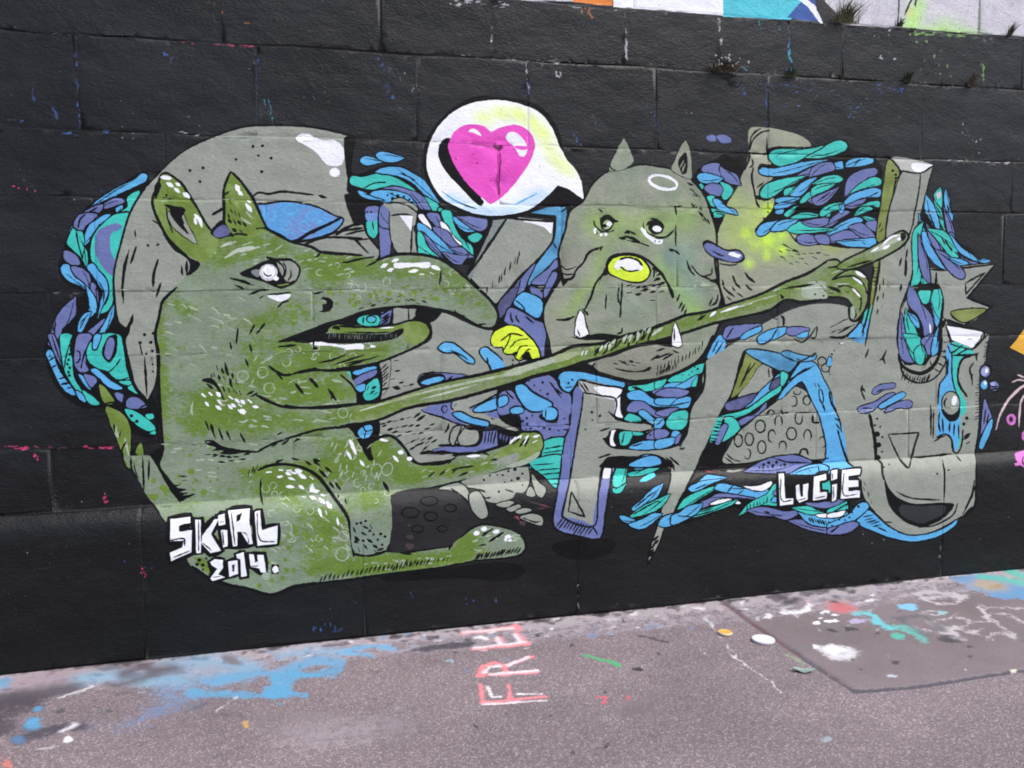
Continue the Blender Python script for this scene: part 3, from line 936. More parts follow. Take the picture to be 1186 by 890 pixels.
F T 7 880,652 940,640 930,672 880,692
F B 7 820,802 870,785 870,812 830,817
F T 7 880,822 930,780 960,775 940,812 900,837
F T 8 920,852 990,815 1060,810 1097,835 1020,847
F U 9 1065,722 1100,690 1190,658 1190,720 1120,757 1080,752
F T 8 1120,832 1150,790 1190,768 1190,832
@G1
F T 11 0,240 60,200 130,155 200,138 242,165 230,200 170,230 90,250 20,257
F B 9 245,312 255,275 330,258 425,265 415,290 330,312
s K 7 290,310 330,262
F B 8 140,302 220,280 225,322 170,332
F U 9 0,332 60,295 140,290 160,332 80,362 10,372
F T 9 40,422 90,385 180,378 217,405 170,427 90,432
F T 9 0,470 60,438 132,438 110,472 40,502 0,517
F U 10 245,492 250,400 330,345 430,328 452,350 420,385 340,430 290,482
F T 10 290,482 340,430 430,388 477,410 470,440 400,455 320,477
F B 11 240,562 260,520 340,485 430,463 472,480 465,520 420,525 340,530 290,552
t K 6 400,520 460,490
F U 8 0,542 60,510 130,480 162,478 130,530 80,572 30,582
t K 6 30,560 130,490
F T 9 60,652 70,610 130,575 192,573 190,610 140,620 90,652
F U 8 245,592 300,555 372,538 340,572 280,602
F T 7 350,582 400,560 462,555 462,592 400,582
F T 8 310,642 330,600 380,590 417,605 370,627
F T 8 360,660 400,662 437,680 400,692
F U 8 110,712 150,660 220,620 262,628 200,672 140,722
F U 8 0,690 60,678 107,685 90,722 30,732 0,722
F T 7 0,742 60,733 92,745 40,767 0,767
F B 11 110,777 150,740 230,690 310,663 352,685 290,722 200,757 130,782
F U 9 100,822 180,770 250,755 332,800 220,827 150,837
F U 9 280,742 340,705 420,770 432,802 340,797
F U 8 370,707 442,688 442,762
F B 10 215,837 260,820 340,815 437,810 432,862 350,867 260,862
s K 6 340,830 370,850
F U 8 0,792 60,810 102,842 40,847 0,832
F B 7 190,590 215,575 220,620 200,640
s K 16 220,250 225,380 215,540
@E2
F B 11 690,117 720,65 780,45 822,48 790,90 750,130 710,137
F B 11 790,102 830,50 900,28 947,40 920,80 860,102
F T 9 900,97 960,55 1000,40 1030,70 1190,85 1120,112 960,122
F U 10 965,152 1000,130 1060,130 1112,182 1060,202 990,192
F U 9 1090,137 1180,138 1190,192 1120,187
F U 9 1030,42 1100,23 1180,18 1170,62 1090,77 1040,67
s K 8 910,110 940,150 980,195
#letter
@P
f G 1048,196 1066,198 1080,192 1075,216 1065,255 1056,288 1057,304 1055,327 1048,346 1041,371 1039,395 1044,415 1054,427 1068,430 1081,422 1088,407 1091,390 1092,370 1093,345 1085,335 1074,331 1073,312 1090,312 1112,309 1153,305! 1120,346! 1149,356! 1117,377 1098,371 1097,376 1145.5,388! 1145,395 1142,415 1135,432 1134,450 1133,491 1128.6,525 1130,534 1130,559 1127,588 1108,602 1078,616 1051,619 1032,611 1014,594 999,574 996,556 984,540 977,500 968,470 962,440 968,405 985,395 1000,398 1004,385 1010,360 1017,330 1022,290 1025,270 1030,240
@G1
F O 9 500,400 515,290 535,268 595,345 580,440 530,590 510,700 495,835 450,820 465,650
f G3 550,255 690,265 830,310 745,360 610,345
f W 690,290 800,300 830,310 745,358 690,335
t K 9 500,230 560,280 610,345
t K 9 545,262 590,320
s K 10 610,345 745,360 830,312
s K 9 745,360 735,480 712,610 690,730 640,860
s K 9 580,400 555,520 525,640 505,830
s K 9 835,310 800,440 740,680 695,860
d K 11 575,372 608,355 595,392 555,345 578,395
t K 7 460,740 480,700
t K 7 460,780 490,740
t K 7 455,810 490,780
s K 12 495,830 540,800 600,770 650,760
@G2
q O 335,-10 385,-10 375,60 340,55
q O 310,200 345,195 320,330 300,480 270,560 275,420
s K 9 345,200 335,330 300,500 270,650 250,780
s K 11 310,230 290,360 265,560 225,690
h K 8 5 35,4 310,235 295,330
t K 13 530,180 530,230 525,300
t K 9 540,110 530,180
t K 10 500,170 485,230
t K 8 515,80 520,110
t K 9 375,310 375,360
t K 9 350,350 345,400
t K 9 375,410 370,450
t K 9 340,430 330,470
t K 9 365,490 360,520
t K 9 335,520 328,560
s K 8 575,60 580,200 560,335 520,440 485,540 480,610
t K 14 500,350 490,400
t K 9 510,460 530,480
s K 9 480,600 515,590 550,545 550,460
@G2
s K 12 690,250 780,255 850,250 1145,213! 950,448! 1120,510! 930,635! 800,595 780,575
s K 9 940,345! 1075,270! 940,420! 940,345
F O 11 840,545 1075,525 930,612
t K 10 835,560 880,605
t K 10 740,270 735,340 720,370
p W 805,632 1062,682 990,792 840,732
s K 10 800,630 1065,683 990,795 840,735 805,632
t K 8 1055,690 1040,740
t K 9 1100,690 1060,730 990,790
t K 9 800,640 835,720 830,800
s K 14 800,600 780,650 800,600 870,620 930,635
@P
f K 1050,336 1056,332 1070,330 1085,333 1092,345 1092,371 1090,395 1088,410 1080,424 1068,431 1054,428 1044,416 1038,395 1040,370 1048,352
f G 1043,369 1046,355 1050,348 1051,362 1046,370
@G3
f G 520,195 560,200 600,192 660,200 700,150 745,130 730,180 690,225 620,240 560,230
t K 8 640,220 670,205
a K 8 18 22 0 715,172
s K 26 478,120 500,190 560,238 640,252 710,212 755,140 775,0
s K 10 490,190 520,270 580,310 650,318 720,292 780,222 825,110 833,0
h K 8 12 -18,58 520,235 580,270 640,275 700,255
h K 8 4 50,25 720,220 765,150 785,90
t K 8 790,40 820,40
t K 8 770,100 810,110
t K 9 395,90 370,150 345,165
t K 9 370,140 390,190
t K 9 275,85 250,150
t K 10 235,330 225,370 250,440
t K 12 230,350 250,380
#swirl_cluster
@G2
F T 10 610,420 650,380 700,390 700,450 670,487 625,472
F U 11 540,422 580,388 610,430 640,490 690,550 717,620 700,702 660,712 640,620 600,550 550,500
F T 10 710,422 750,393 777,440 770,520 755,602 720,520 705,480
F B 9 700,490 730,560 757,602 740,642 715,560
F T 10 520,592 540,553 570,600 600,680 612,712 530,712
F B 9 555,560 600,578 617,652 580,620
F U 10 480,662 510,598 525,690 540,800 602,880 560,892 500,862 480,760
F T 10 530,722 620,713 642,800 610,892 590,880 550,800
F U 9 640,732 710,713 700,832 680,832 650,780
F B 9 720,722 750,680 747,820 710,842
F T 9 615,882 650,788 672,850 640,892
f W 690,618 700,640 700,690 692,680
@G3
F T 9 590,100 640,60 660,130 640,192 605,180
s K 6 630,30 650,110
#swirl_cluster
@G2
f K 575,370 580,280 585,-10 700,-80 860,-10 890,60 1000,140 960,200 900,240 830,260 780,250 720,180 690,160 700,330 740,360 700,385 620,385
@G1
f K 690,900 700,850 740,700 770,600 800,545 840,560 850,480 890,475 905,510 930,500 955,560 985,800 1050,895
F T 9 840,510 855,485 880,480 895,510 890,600 860,580
F T 9 865,600 890,620 920,760 980,840 970,870 920,830 880,700
F B 9 910,520 925,505 945,540 950,620 970,650 960,700 930,640
F B 9 775,600 800,550 830,570 860,640 880,760 850,740 800,650
F U 9 920,630 960,700 985,800 970,830 930,740
F U 9 800,740 830,760 895,895 840,895 810,810
F B 9 750,680 775,740 800,820 840,900 790,900 760,800
F T 9 695,910 720,800 745,720 745,800 730,910
F U 8 735,900 750,820 775,900
F B 8 860,760 910,830 920,900 890,850
F B 8 985,820 1020,860 1060,900 1000,890 975,860
e WG 16 26 10 872,512
t K 8 860,640 900,690
t K 8 880,700 910,760
t K 8 930,570 945,640
t K 7 800,620 850,740
@G2
F T 11 580,0 640,-5 620,100 610,200 635,310 600,360 565,365 580,280
F U 10 630,60 660,130 690,250 700,350 650,300 620,180
F T 8 640,310 690,350 690,365 650,360
F B 10 640,-5 670,-5 720,120 770,220 730,210 660,110
F U 10 680,-5 730,-5 780,110 770,140 720,90
F T 10 720,-5 800,-5 870,100 890,165 840,170 780,90
t K 10 800,50 850,130
t K 8 770,20 800,80
F U 11 760,150 800,140 860,190 930,270 930,310 890,310 820,250
F U 8 830,-5 860,10 870,60
F B 9 865,30 910,100 980,150 1030,195 960,170 890,120
F U 8 890,150 960,190 1030,205 960,210
F B 8 830,175 900,180 960,210 900,220
F B 8 1035,190 1080,180 1110,195 1060,205
t K 10 735,280 740,330 725,375
f K 570,365 640,350 740,350 770,380 680,395 580,390
@P
@G3
f B 750,520 758,335 800,275 812,200 800,130 830,40 850,120 860,350 890,440 900,590 890,760 870,785 855,770 845,710 800,672 740,690
f T 840,55 860,35 990,92 995,122 930,150 890,210 888,320 925,420 940,440 938,520 895,560 908,600 895,640 905,700 885,770 900,560 880,380 855,330 850,200 850,100
s K 8 845,110 850,300 880,400
t K 8 820,150 815,270
s K 8 815,60 840,110 920,60
s K 8 870,130 960,80
s K 8 830,50 990,95
s K 9 750,470 760,330 800,275 812,200 800,130
t K 8 760,520 755,600 765,660
t K 8 780,560 785,660
t K 8 830,590 825,660
t K 8 860,600 855,680
t K 7 890,600 890,700
f K 775,480 780,530 830,585 880,570 900,520 890,480
e G 62 82 0 838,458
o K 9 62 82 0 838,458
e W 18 34 10 862,440
t K 9 810,420 795,450 800,490
t K 8 800,490 835,490
s K 13 980,130 920,152 890,220 892,320 950,415
t K 9 1030,110 1012,140 1020,170
t K 9 995,178 965,225 980,270 985,340
t K 10 990,260 975,280
s K 12 850,130 1000,125 1025,118
s K 10 740,690 800,670 840,705 855,790 880,800 910,740 920,640
t K 8 720,720 765,700
t K 8 740,700 800,680
h K 16 3 50,-30 930,690 920,710
t K 10 940,740 970,720
d K 13 945,560 925,600
h K 12 9 -25,8 1100,30 1085,150
h K 12 14 -25,8 1040,300 1030,560
t K 10 700,470 700,680
t K 7 720,500 715,700
t K 8 1100,20 1080,150
s K 9 1040,400 1030,600 1005,800
F U 8 300,390 320,350 400,325 457,325 450,352 380,367 320,397
t K 6 330,380 380,362
F U 10 200,492 240,475 320,450 400,400 452,388 450,420 350,470 290,512 220,522
F B 10 345,482 400,440 500,383 527,395 510,420 420,465 360,497
F U 9 380,522 440,470 540,438 572,455 560,490 480,490
t K 7 230,490 300,495
s K 18 278,535 300,640 318,740 322,850
d K 20 330,670 340,745 335,832
d K 9 330,565 352,620 365,690 315,610 365,792
s K 9 405,672! 615,660! 560,850
s K 12 560,850 615,660
s K 9 405,672 480,830 543,900
t K 11 570,830 660,826 840,805
@G4
t K 9 480,190 545,250 565,180
t K 8 780,190 795,300 790,480
d K 8 742,290 820,265
t K 7 870,165 910,205
s K 12 330,190 360,220 365,280 375,330
d K 7 375,245 412,225
f K 372,240 385,330 420,400 470,450 540,485 600,495 858,495 825,560 760,612 650,655 560,640 480,590 420,520 388,420
f K2 480,530 500,505 620,512 800,512 790,560 720,600 640,630 560,610 500,575
t K 9 460,410 540,450 640,465 760,470
s K 9 885,490 860,560 800,610 700,650 610,655
t K 10 1000,330 985,430 920,570
t K 10 995,510 930,570
s K 11 1010,210 1010,380 995,525 880,605 700,695 540,712 430,662 320,565 235,450 220,330
t K 10 380,620 430,625
h K 10 3 12,28 245,350 290,470
h K 10 2 8,35 235,380 265,420
F B 11 195,622 240,552 280,545 340,600 420,662 540,715 700,700 830,645 880,605 870,640 760,712 600,752 480,742 330,692
h K 7 5 75,-22 225,590 260,625 300,650
t K 7 330,655 400,690
#swirl_cluster
@D4
F T 11 650,190 680,70 740,38 742,120 730,182 690,202
F T 9 645,217 690,210 732,188 700,242 660,242
F B 10 760,62 850,-10 950,-10 992,40 900,72 800,82
t K 8 780,70 850,30 900,20
F T 10 750,112 850,88 982,48 940,92 850,122 770,127
f CY 835,165 870,130 930,105 942,125 890,160
F B 10 780,352 850,290 920,218 967,213 960,262 890,312 820,367
t K 7 800,345 890,270 950,230
F T 11 760,412 850,340 960,288 997,278 990,332 900,382 820,402
s K 8 790,390 860,350 960,300 980,310
F B 11 697,402 740,405 802,440 780,452 720,437
F B 11 760,462 840,430 940,383 952,400 890,472 830,492
F B 11 962,462 1000,410 1090,378 1190,338 1190,410 1100,452 1000,477
t K 7 1100,400 1180,410
F T 9 1095,347 1130,300 1190,248 1190,312
F B 8 1165,210 1190,190 1190,240
@D3
f K 680,900 720,850 800,830 960,822 1100,830 1190,880 1190,900
F B 10 880,885 960,840 1040,820 1092,840 1100,872 1000,895
#swirl_cluster
@E4
f K 100,310 200,240 250,235 320,260 480,320 690,280 720,230 900,180 840,220 570,225 560,180 620,140 700,120 830,100 960,140 1190,180 1190,650 1100,650 950,620 850,560 840,540 720,545 590,520 560,490 480,490 420,460 0,590 0,490
F B 11 100,332 130,310 165,295 210,250 240,238 325,265 250,300 165,345 120,352
s K 7 150,335 230,300
F T 10 25,472 80,400 180,350 275,320 270,345 180,400 100,450 30,475
F B 10 280,330 310,300 400,310 480,330 560,350 640,350 600,400 540,405 400,365 320,350
s K 8 370,355 410,310
s K 8 440,370 480,345
F U 10 160,440 250,400 300,370 420,375 500,405 330,410 180,470
F W 9 480,315 530,318 600,310 670,282 680,295 620,345 540,340
F W 9 250,440 310,412 400,405 462,430 440,438 380,425 290,440
F T 10 540,420 640,370 700,300 712,440 600,445 560,470 490,485 490,462
h K 6 7 0,45 505,445 640,390
F B 8 670,420 690,390 712,400 710,425
F U 8 680,370 710,340 710,380
F T 10 130,530 180,490 270,460 390,430 395,445 270,490 160,525
s K 6 190,490 270,470
s K 6 150,520 260,485
F B 12 -10,520 40,500 100,455 160,450 170,490 120,525 -10,580
s K 6 30,520 120,525
F U 12 560,490 600,460 680,470 760,490 865,480 850,510 770,545 680,520 580,515
t K 12 620,492 660,500
t K 12 710,515 735,525
F U 12 850,565 870,545 920,560 1000,595 1170,590 1110,645 1020,635 900,605
F B 11 905,520 1000,520 1190,495 1190,565 1100,595 1000,590 930,570
h K 12 8 18,35 925,530 1060,555
t K 9 1140,545 1150,560
F T 10 870,465 940,455 980,480 1060,490 1130,460 1190,430 1190,490 1100,500 960,510 900,500
F W 9 975,512 1050,505 1130,490 1180,490 1150,520 1060,530 1000,527
F U 10 930,430 1060,420 1190,400 1160,440 1060,465 980,460
F B 10 1030,150 1100,120 1190,170 1190,215 1120,190 1060,230
F U 11 560,215 580,160 660,125 760,108 840,105 950,150 860,185 800,225 640,225
d K 12 620,170 655,155 710,152 685,175 765,170
d K 8 590,190 615,190 650,185 680,185 740,175
t K 8 680,120 780,150 930,155
F B 11 840,222 900,185 1000,165 1060,185 1050,220 960,235
t K 7 920,190 940,215
s K 7 990,170 1000,220
f OR2 215,208 260,213 320,208 320,218 260,222
f G 360,210 420,205 480,200 440,215 380,220
f G 1000,310 1060,270 1060,330 1010,345
f T 1000,310 1030,290 1070,280 1070,360 1050,355 1010,350
@G4
F B 10 -10,640 60,610 150,560 200,500 260,490 270,520 200,590 150,620 60,650 -10,665
d K 11 120,500 163,516 203,515 122,540
d K 7 158,555 140,590 110,608 70,606 20,645
F T 10 -10,540 60,510 120,480 125,490 60,530 -10,560
F W 9 -10,570 60,555 110,545 90,580 20,590 -10,590
F U 11 -10,670 60,650 160,620 205,635 140,690 60,705 -10,700
s K 10 10,690 70,650
f B 0,0 90,10 130,200 160,240 80,250 0,190
s K 12 60,-10 90,100 130,210 170,245
#signature
@E4
c K 46 720,230 755,230 765,400 820,400 820,440 730,450
c K 46 840,310 860,305 870,390 890,385 890,305 925,295 920,410 860,430 845,400
c K 46 965,250 1045,230 1045,270 1000,280 1000,360 1050,355 1050,400 960,415
c K 30 1085,210 1120,200 1118,265 1085,275
c K 30 1090,305 1118,300 1115,410 1090,420
q W 722,232 757,230 767,402 822,400 820,440 730,450
q W 840,312 862,305 872,390 890,386 890,305 925,295 920,408 862,430 845,402
q W 965,252 1047,232 1047,270 1002,282 1002,362 1052,355 1050,400 958,416
q W 1083,210 1122,200 1120,265 1083,276
q W 1088,306 1120,300 1117,410 1088,422
s K 5 737,260 742,415 812,412
s K 5 970,400 1040,385
s K 5 1092,270 1092,225
s K 5 1097,400 1097,320
s K 5 855,412 905,400
@G4
c K 30 90,265 215,255 210,295 130,305 130,335 200,335 200,375 130,380 130,410 210,405 210,450 80,460
q W 90,265 217,255 212,296 132,305 132,335 202,335 202,376 132,382 132,410 212,405 210,452 80,462
s K 5 102,285 100,435 200,430
#speech_bubble
@P
f K 556,111 580,113 608,116 630,127 645,147 653,174 657,184 671,204 677,236 655,238.5 640,239 622,244.5 600,252 577,254.5 552,252.5 526,243 503,225 491,200 492,170 502,147 525,125 540,116
f WB 560,117 580,116 603,121 625,131 640,150 648,170 652,177 657,186 666,196 673,210 676,231! 668,226 658,219 646,215! 636,225 618,240 600,247 575,250 552,248 530,240 512,229 500,212 494.5,195 495,178 500,160 510,144 525,130 542,121
t B 2 512,222 530,234 548,241
t B 1.6 595,238 615,228 622,224
t K 1.2 533,236 545,240 552,242
f K 507.5,175 510,166 517,160 524,162 530,185 545,205 558,230 561,234 556,239 533,217 515,197 508.5,184
#speech_bubble/heart
@P
f M 569.5,153! 560,146 548,144 537,145.5 526,153 521,163 519,170 524,186 535,205 550,222 568,237! 580,230 598,211 613,189 619.5,172 618,160 610,150 600,145 589,145.5 579,148
@C1
f W 845,250 870,232 905,242 938,285 910,275 880,258
@D1
f W 35,290 55,260 100,258 150,300 180,350 178,400 160,425 130,420 112,390 90,350 50,320
f M 95,350 180,352 183,372 150,380 100,365
@C1
f MD 1010,350 1050,345 1085,350 1070,380 1050,382
t MD 12 1060,590 1055,640 1058,690
t MD 7 1060,380 1068,450 1060,520 1058,600
t MD 6 870,340 960,350 1020,350
d MD 6 880,410 760,440 905,470 1000,590
#painted_bulldog
@P
F GD 3 706,199 688,213 676,234 661,246 656,267 650,285 648,297 651,321 637.3,344 631,358 631,373 637.3,395 641,412 664,415 689,425 705,436 732,441 765,438 794,427 811,415 821,400 826,390 836,366 837.6,354 831,331 827,300 829,275 824,250 815.6,228 800.5,208 777,197 760,194 742,192 725,196
@D3
s K 14 560,200 650,232 740,265 830,292 950,300 1100,282 1186,262
s K 14 560,185 700,140
f GD2 640,190 720,150 860,90 1000,55 1150,65 1186,90 1186,250 1050,285 900,295 760,262 660,230
f K 700,140 860,80 1000,45 1100,20 1186,15 1186,70 1060,58 900,85 760,140
t K 9 650,180 630,210 640,240
t K 8 560,230 565,205 600,190
f K 780,215 860,230 960,235 1030,205 1020,235 920,245 840,240
h K 13 4 34,6 775,182 870,170 930,180
h K 13 3 30,8 810,163 860,190 900,195
t K 10 1030,165 1090,125
t K 9 1110,160 1186,115
h K 7 11 6,-42 1070,275 1186,230
@E3
h K 7 14 6,-52 5,245 120,200 230,150 310,90
h K 7 5 6,-40 40,262 130,222
t K 10 0,100 60,80
t K 10 0,150 90,115
t K 10 110,95 155,115
s K 14 0,290 100,265 200,220 300,150 360,60 390,-10
@D2
s K 12 400,290 415,380 430,450
f K 385,400 410,380 430,430 470,430 430,485 415,450
s K 13 440,440 490,430 520,370 570,320 600,260 670,220
t K 9 680,245 700,205
t K 7 655,240 690,210
s K 8 405,385 450,405 500,402
s K 7 410,335 450,370 520,350
s K 13 570,660 620,560 650,470 720,380
f K 670,480 690,420 720,350 760,300 740,400 700,420
s K 14 720,340 760,280 840,262 930,270 1000,300 1070,360 1130,440 1180,530 1186,560
h K 16 6 36,-10 865,480 920,500 1040,490
h K 16 5 36,-8 870,530 935,545 1060,440
h K 16 4 36,-8 960,520 1040,535 1090,480 1080,525
h K 15 4 34,-20 1050,450 1080,400 1040,370
h K 15 3 34,-10 1050,480 1100,470
t K 12 1030,580 1060,582
s K 10 835,460 830,540 820,700
t K 8 815,470 805,560 820,620
t K 9 725,540 720,640
s K 11 560,640 600,680 590,660
t K 12 380,715 450,715 510,690
t K 8 430,720 490,700
f K 480,830 540,835 600,820 700,808 830,825 890,830 800,850 700,855 540,850
s K 9 640,850 700,850 800,835
t K 10 800,815 830,800 835,770
f K 1060,345 1130,425 1100,400 1040,360
t K 10 1060,345 1050,430
@D2
t K 12 820,155 870,145 960,180
t K 15 815,150 860,160
t K 9 850,125 870,105 930,130
f K 850,115 875,103 890,125
t K 8 870,170 950,185 1020,210
t K 9 1025,20 1080,25
t K 11 1155,230 1186,250
t K 9 670,-50 700,-20
@E1
t K 10 130,760 140,830
t K 9 120,770 180,765
h K 14 3 34,14 215,610 250,680
h K 14 3 24,26 240,650 280,690
h K 12 3 22,30 245,745 290,760
h K 12 5 16,34 290,790 345,850
t K 10 320,850 330,870
s K 10 240,580 330,690 370,800 400,890
@E2
t K 10 85,230 130,240 165,270
t K 9 135,60 135,210
s K 10 210,310 230,370 265,410
s K 10 240,340 290,400 350,430 400,460 
s K 9 330,415 380,400 385,360
f K 400,460 370,440 410,430 420,330 412,300 430,300 440,460 460,560 465,620 430,630 440,560 425,490
t K 9 425,540 410,600 370,620
t K 8 390,560 360,620
t K 10 160,540 140,590
t K 10 180,590 155,640
t K 10 195,610 170,665
t K 10 210,640 190,680
t K 12 0,350 60,430 115,570
f K 430,325 500,335 570,330 520,345 440,335
t K 9 320,700 290,720
#painted_bulldog
@P
o W 3.2 16.5 7.5 14 768,211.5
#painted_bulldog/ear
@D1
F GD 6 745,520 760,460 790,400 820,340 845,298! 875,350 895,400 912,455 860,505 800,520
t K 8 745,480 760,510 790,520
t K 6 730,510 735,540
#painted_bulldog/ear
@E1
F GD 6 103,512 125,460 150,400 175,345 200,312! 222,350 238,420 243,500 240,575 180,560
f K 150,460 180,410 205,395 215,450 210,530 180,550 160,510
t GD 8 165,500 190,450
t GD 8 180,530 200,470
#painted_bulldog/eye
@D2
f K 685,52 700,18 740,0 778,28 770,75 735,108 695,92
f WG 700,60 720,35 740,30 760,50 755,80 725,95 700,85
e W 21 15 8 746,56
s K 14 684,44 706,12 742,2 782,34 806,42
e K 18 15 10 712,70
s K 9 680,20 720,5 770,40 805,40
s K 9 640,30 650,70 690,105 740,112 780,100
s K 8 690,90 740,100 770,70
e W 12 12 0 650,95 690,130 722,128
e W 9 14 0 648,110
d K 8 662,120 690,115
#painted_bulldog/eye
@D2
f K 1012,80 1035,38 1090,36 1122,80 1100,122 1045,128
e W 31 21 10 1074,90
s K 13 1000,66 1030,40 1085,38 1122,76
s K 8 980,40 985,90 1030,130 1100,150 1150,140 1190,100
f W 960,85 985,90 1010,125 1050,150 1115,160 1110,190 1070,195 1030,170 980,130
d K 6 1060,175 1090,178
@E2
t K 9 -10,155 60,150 115,105
#painted_bulldog/nose
@D2
f K 722,345 750,285 830,262 930,270 1000,310 1035,380 1010,435 960,465 880,460 800,430 740,400
f Y 738,350 770,300 840,278 930,285 985,320 1020,375 1005,425 960,450 880,448 800,420 750,390
f W 780,355 800,310 860,290 930,300 975,340 970,370 900,385 830,350 810,372
s K 12 815,300 870,288 940,305 975,345
s K 10 820,352 870,380 950,375
#painted_bulldog/tusk
@D2
F W 11 545,650! 568,680 580,740 602,812! 550,836 510,818! 520,720
t K 7 525,780 545,830
#painted_bulldog/tongue_spot
@E2
f K 318,200 325,175 360,168 420,200 480,230 560,230 600,260 608,300 570,325 490,320 420,300 350,260
f U 330,210 340,190 370,190 430,220 490,245 560,245 595,275 585,300 540,318 480,308 400,280 350,245
f W 495,265 520,250 550,260 580,270 570,290 540,285
t K 8 390,245 430,268 470,278
#letter
@D3
f G -10,60 20,90 60,120 140,160 250,165 180,200 90,222 45,228 10,150
d K 8 83,162 127,182 82,192
#painted_hand
@P
F Y 2.4 569,396 572,386 582,380 592,377.5 602,381 613,391 621,401 625,413 623,416 617,416 612,407 607,410 603,417 597,414 599,407 590,410 584,408 583,402 575,402 571,400
@D2
s K 9 0,860 40,830 70,810 155,825
@D3
s K 7 60,80 110,30 190,15
s K 8 105,140 130,75 185,62
s K 7 20,95 50,40 70,-20
s K 8 130,155 180,95 200,85
#shadow_oval
@C4
f K -60,820 0,805 400,758 700,722 900,735 935,790 850,842 500,832 0,850
#painted_beast/tail
@A3
F BG 13 445,330 470,340 500,370 550,450 500,465 470,440 450,380
t K 9 480,460 560,450
F BG 13 490,485 540,495 600,530 640,580 660,660 660,760 690,900 640,900 600,800 560,690 520,600
t BL 20 545,600 560,660 575,695
t BL 14 620,700 650,830
t K 10 545,600 550,660
t K 8 590,650 580,700
t K 8 660,780 650,880
F BG 11 690,900 700,770 730,730 745,780 742,900
f BG 765,900 775,830 785,900
t K 10 630,720 600,780 610,830
#painted_beast
@P
f K 151,520 165,530 188,518 200,525 215,600 200,612 192,608 176,585 163,560
@A4
f BT 255,-10 310,-10 440,-10 470,40 520,130 590,250 640,310 680,380 560,450 480,340 420,270 360,160 310,90
t K 11 305,0 310,80 350,150
t K 10 385,0 390,100 395,230
t K 10 430,20 425,160
t K 6 325,30 335,90 360,150
f K 440,-10 530,-10 510,80 570,150 610,220 650,290 640,305 590,245 520,130 480,50
@P
f BT 176,232 180,250 186,262 196,278 209,290 232,305 219,317 203,332 187,349 183,368 179,388 182,410 183,441 185,474 187,500 188.5,521 184,540 194,555 208,581 216,598 212,620 218,651 230,662 250,672 287,681 314,687.5 341,679 371,674.5 400,671.5 450,664.5 480,661 517,655.5 551,648 582,646 602,642 608,634 605,624 595,616 578,611 560,608.4 548,612.6 531,624 522,630 500,634.5 477,638 448,638 453.7,624 455.4,597 454,574 480,566 500.6,564.6 531,557 568,548.5 608.5,535 624,526.6 629,515 625.5,503 614,501 602,503 590,513 577,518 552,525 528,526.6 518,535 484,537.6 479,533 467,518 454,506 442,506 428.7,514.8 430,531 418,515 407,498 400,493 438,484 414,464 412,448 404,434 400,427 434,420 451,414.5 484,400 496,393 498.6,385 494,375 479,371 456,375.6 434,378 400,377 365,382 323,395 377,375 400,369 417,362 434,358 456,355 481,354.5 505,358 528,363 552,376 567,381 574,378 577,365 568.6,349.5 545,327.6 521,308 504.5,299 481,295.5 456,296 440,300.6 420,296 372,292 360,285 338,280 309,265 300,262 262,262 245,272 238,262 225,245 200,245
R BL2 .75 2.6 4.6 16 350,305 520,310 560,345 500,350 400,355 345,330
R BL2 .8 3 5 14 290,390 430,400 400,425 330,440 285,430
R BL2 .75 3 5 19 300,560 400,560 440,620 400,665 320,620
R BL2 .75 2.6 4.4 11 400,510 450,520 450,600 410,560
S BG2 2.4 46 400,340 520,325 560,355 480,348 410,358
S BG2 2.6 24 330,340 400,330 390,365 330,380
S BG2 2.6 40 215,600 340,600 400,660 300,680 230,650
S BG2 2.2 20 195,480 260,520 250,580 200,560
S BG2 2.4 30 340,570 430,590 440,620 360,650
b BL 2 9 -15 33 250,270 330,275 420,300 500,300 400,320 300,310
b BL 2 10 5 38 250,440 400,440 400,490 260,500
b BL 1.8 9 -60 33 370,500 440,510 440,560 360,560
b BL 1.8 9 40 19 300,560 360,560 430,640 360,640
b BL 2 12 20 22 195,350 300,340 270,430 195,440
b BG2 1.6 7 70 7 195,350 260,340 250,440 195,440
b BL 1.8 10 0 19 190,520 300,510 290,580 210,580
b BL 1.8 9 -12 22 470,535 600,510 610,530 500,560
b BL 1.6 8 -6 27 400,655 540,640 590,625 580,640 440,662
b BL 2 10 20 14 290,600 340,600 330,670 250,670
s K 2.6 309,265 338,280.5 360,286 372,292 400,295
s K 3 436,302 456,295.5 481,294.5 504.5,298.5 521,307.5 545,327 569,349.5 577,364 574.5,377 567,381 552,377 528,364 505,359 481,355.5 456,356.5 434,359 417,363 400,370 377,376 363,382 323,396
s K 2.4 372,292 385,293 420,296
s K 3.2 205,333 196,341 188,350 184,368 180,388 183,410 183.5,441 185,474 187,500 188.5,522 184,540 194.5,556 208,581
s K 3.2 371,675.5 341,680 314,689 287,682 262,677 243,671 222,656
s K 2.6 371,675 400,672.5 450,665.5 480,662 517,656.5 551,649 582,647 602,643 609,634.5 606,624 595,616 578,611 560,608 548,612.6 531,624 522.5,631 500.6,635 477,638.5 448,639
s K 2.8 454,640 456,600 454,576
s K 2.8 407,496 418,514 431,533 428,516 442,506 454,505.5 467.5,517.5 480,535 500,537.6 518,535 528,527 552,525 577,518 590,513 602,503 614,501 625.5,503 629,515 624,527 608.5,536 568,550 531,558.5 500.6,566 470,572 453,575
f K 400,492 412,490 438,487 438.8,506 430,510 428,534 418,517 408,500
@C3
f B 85,650 130,615 175,610 190,640 160,690 120,700 90,680
s K 8 120,610 140,650 190,640
s K 7 140,650 130,700
f K 150,730 165,700 200,690 170,760
t BL 7 150,770 185,735
@A2
f K 870,90 925,165 1000,225 1060,285 1140,330 1080,400 1040,410 1060,380 1065,330 1040,290 960,240 900,160
@A4
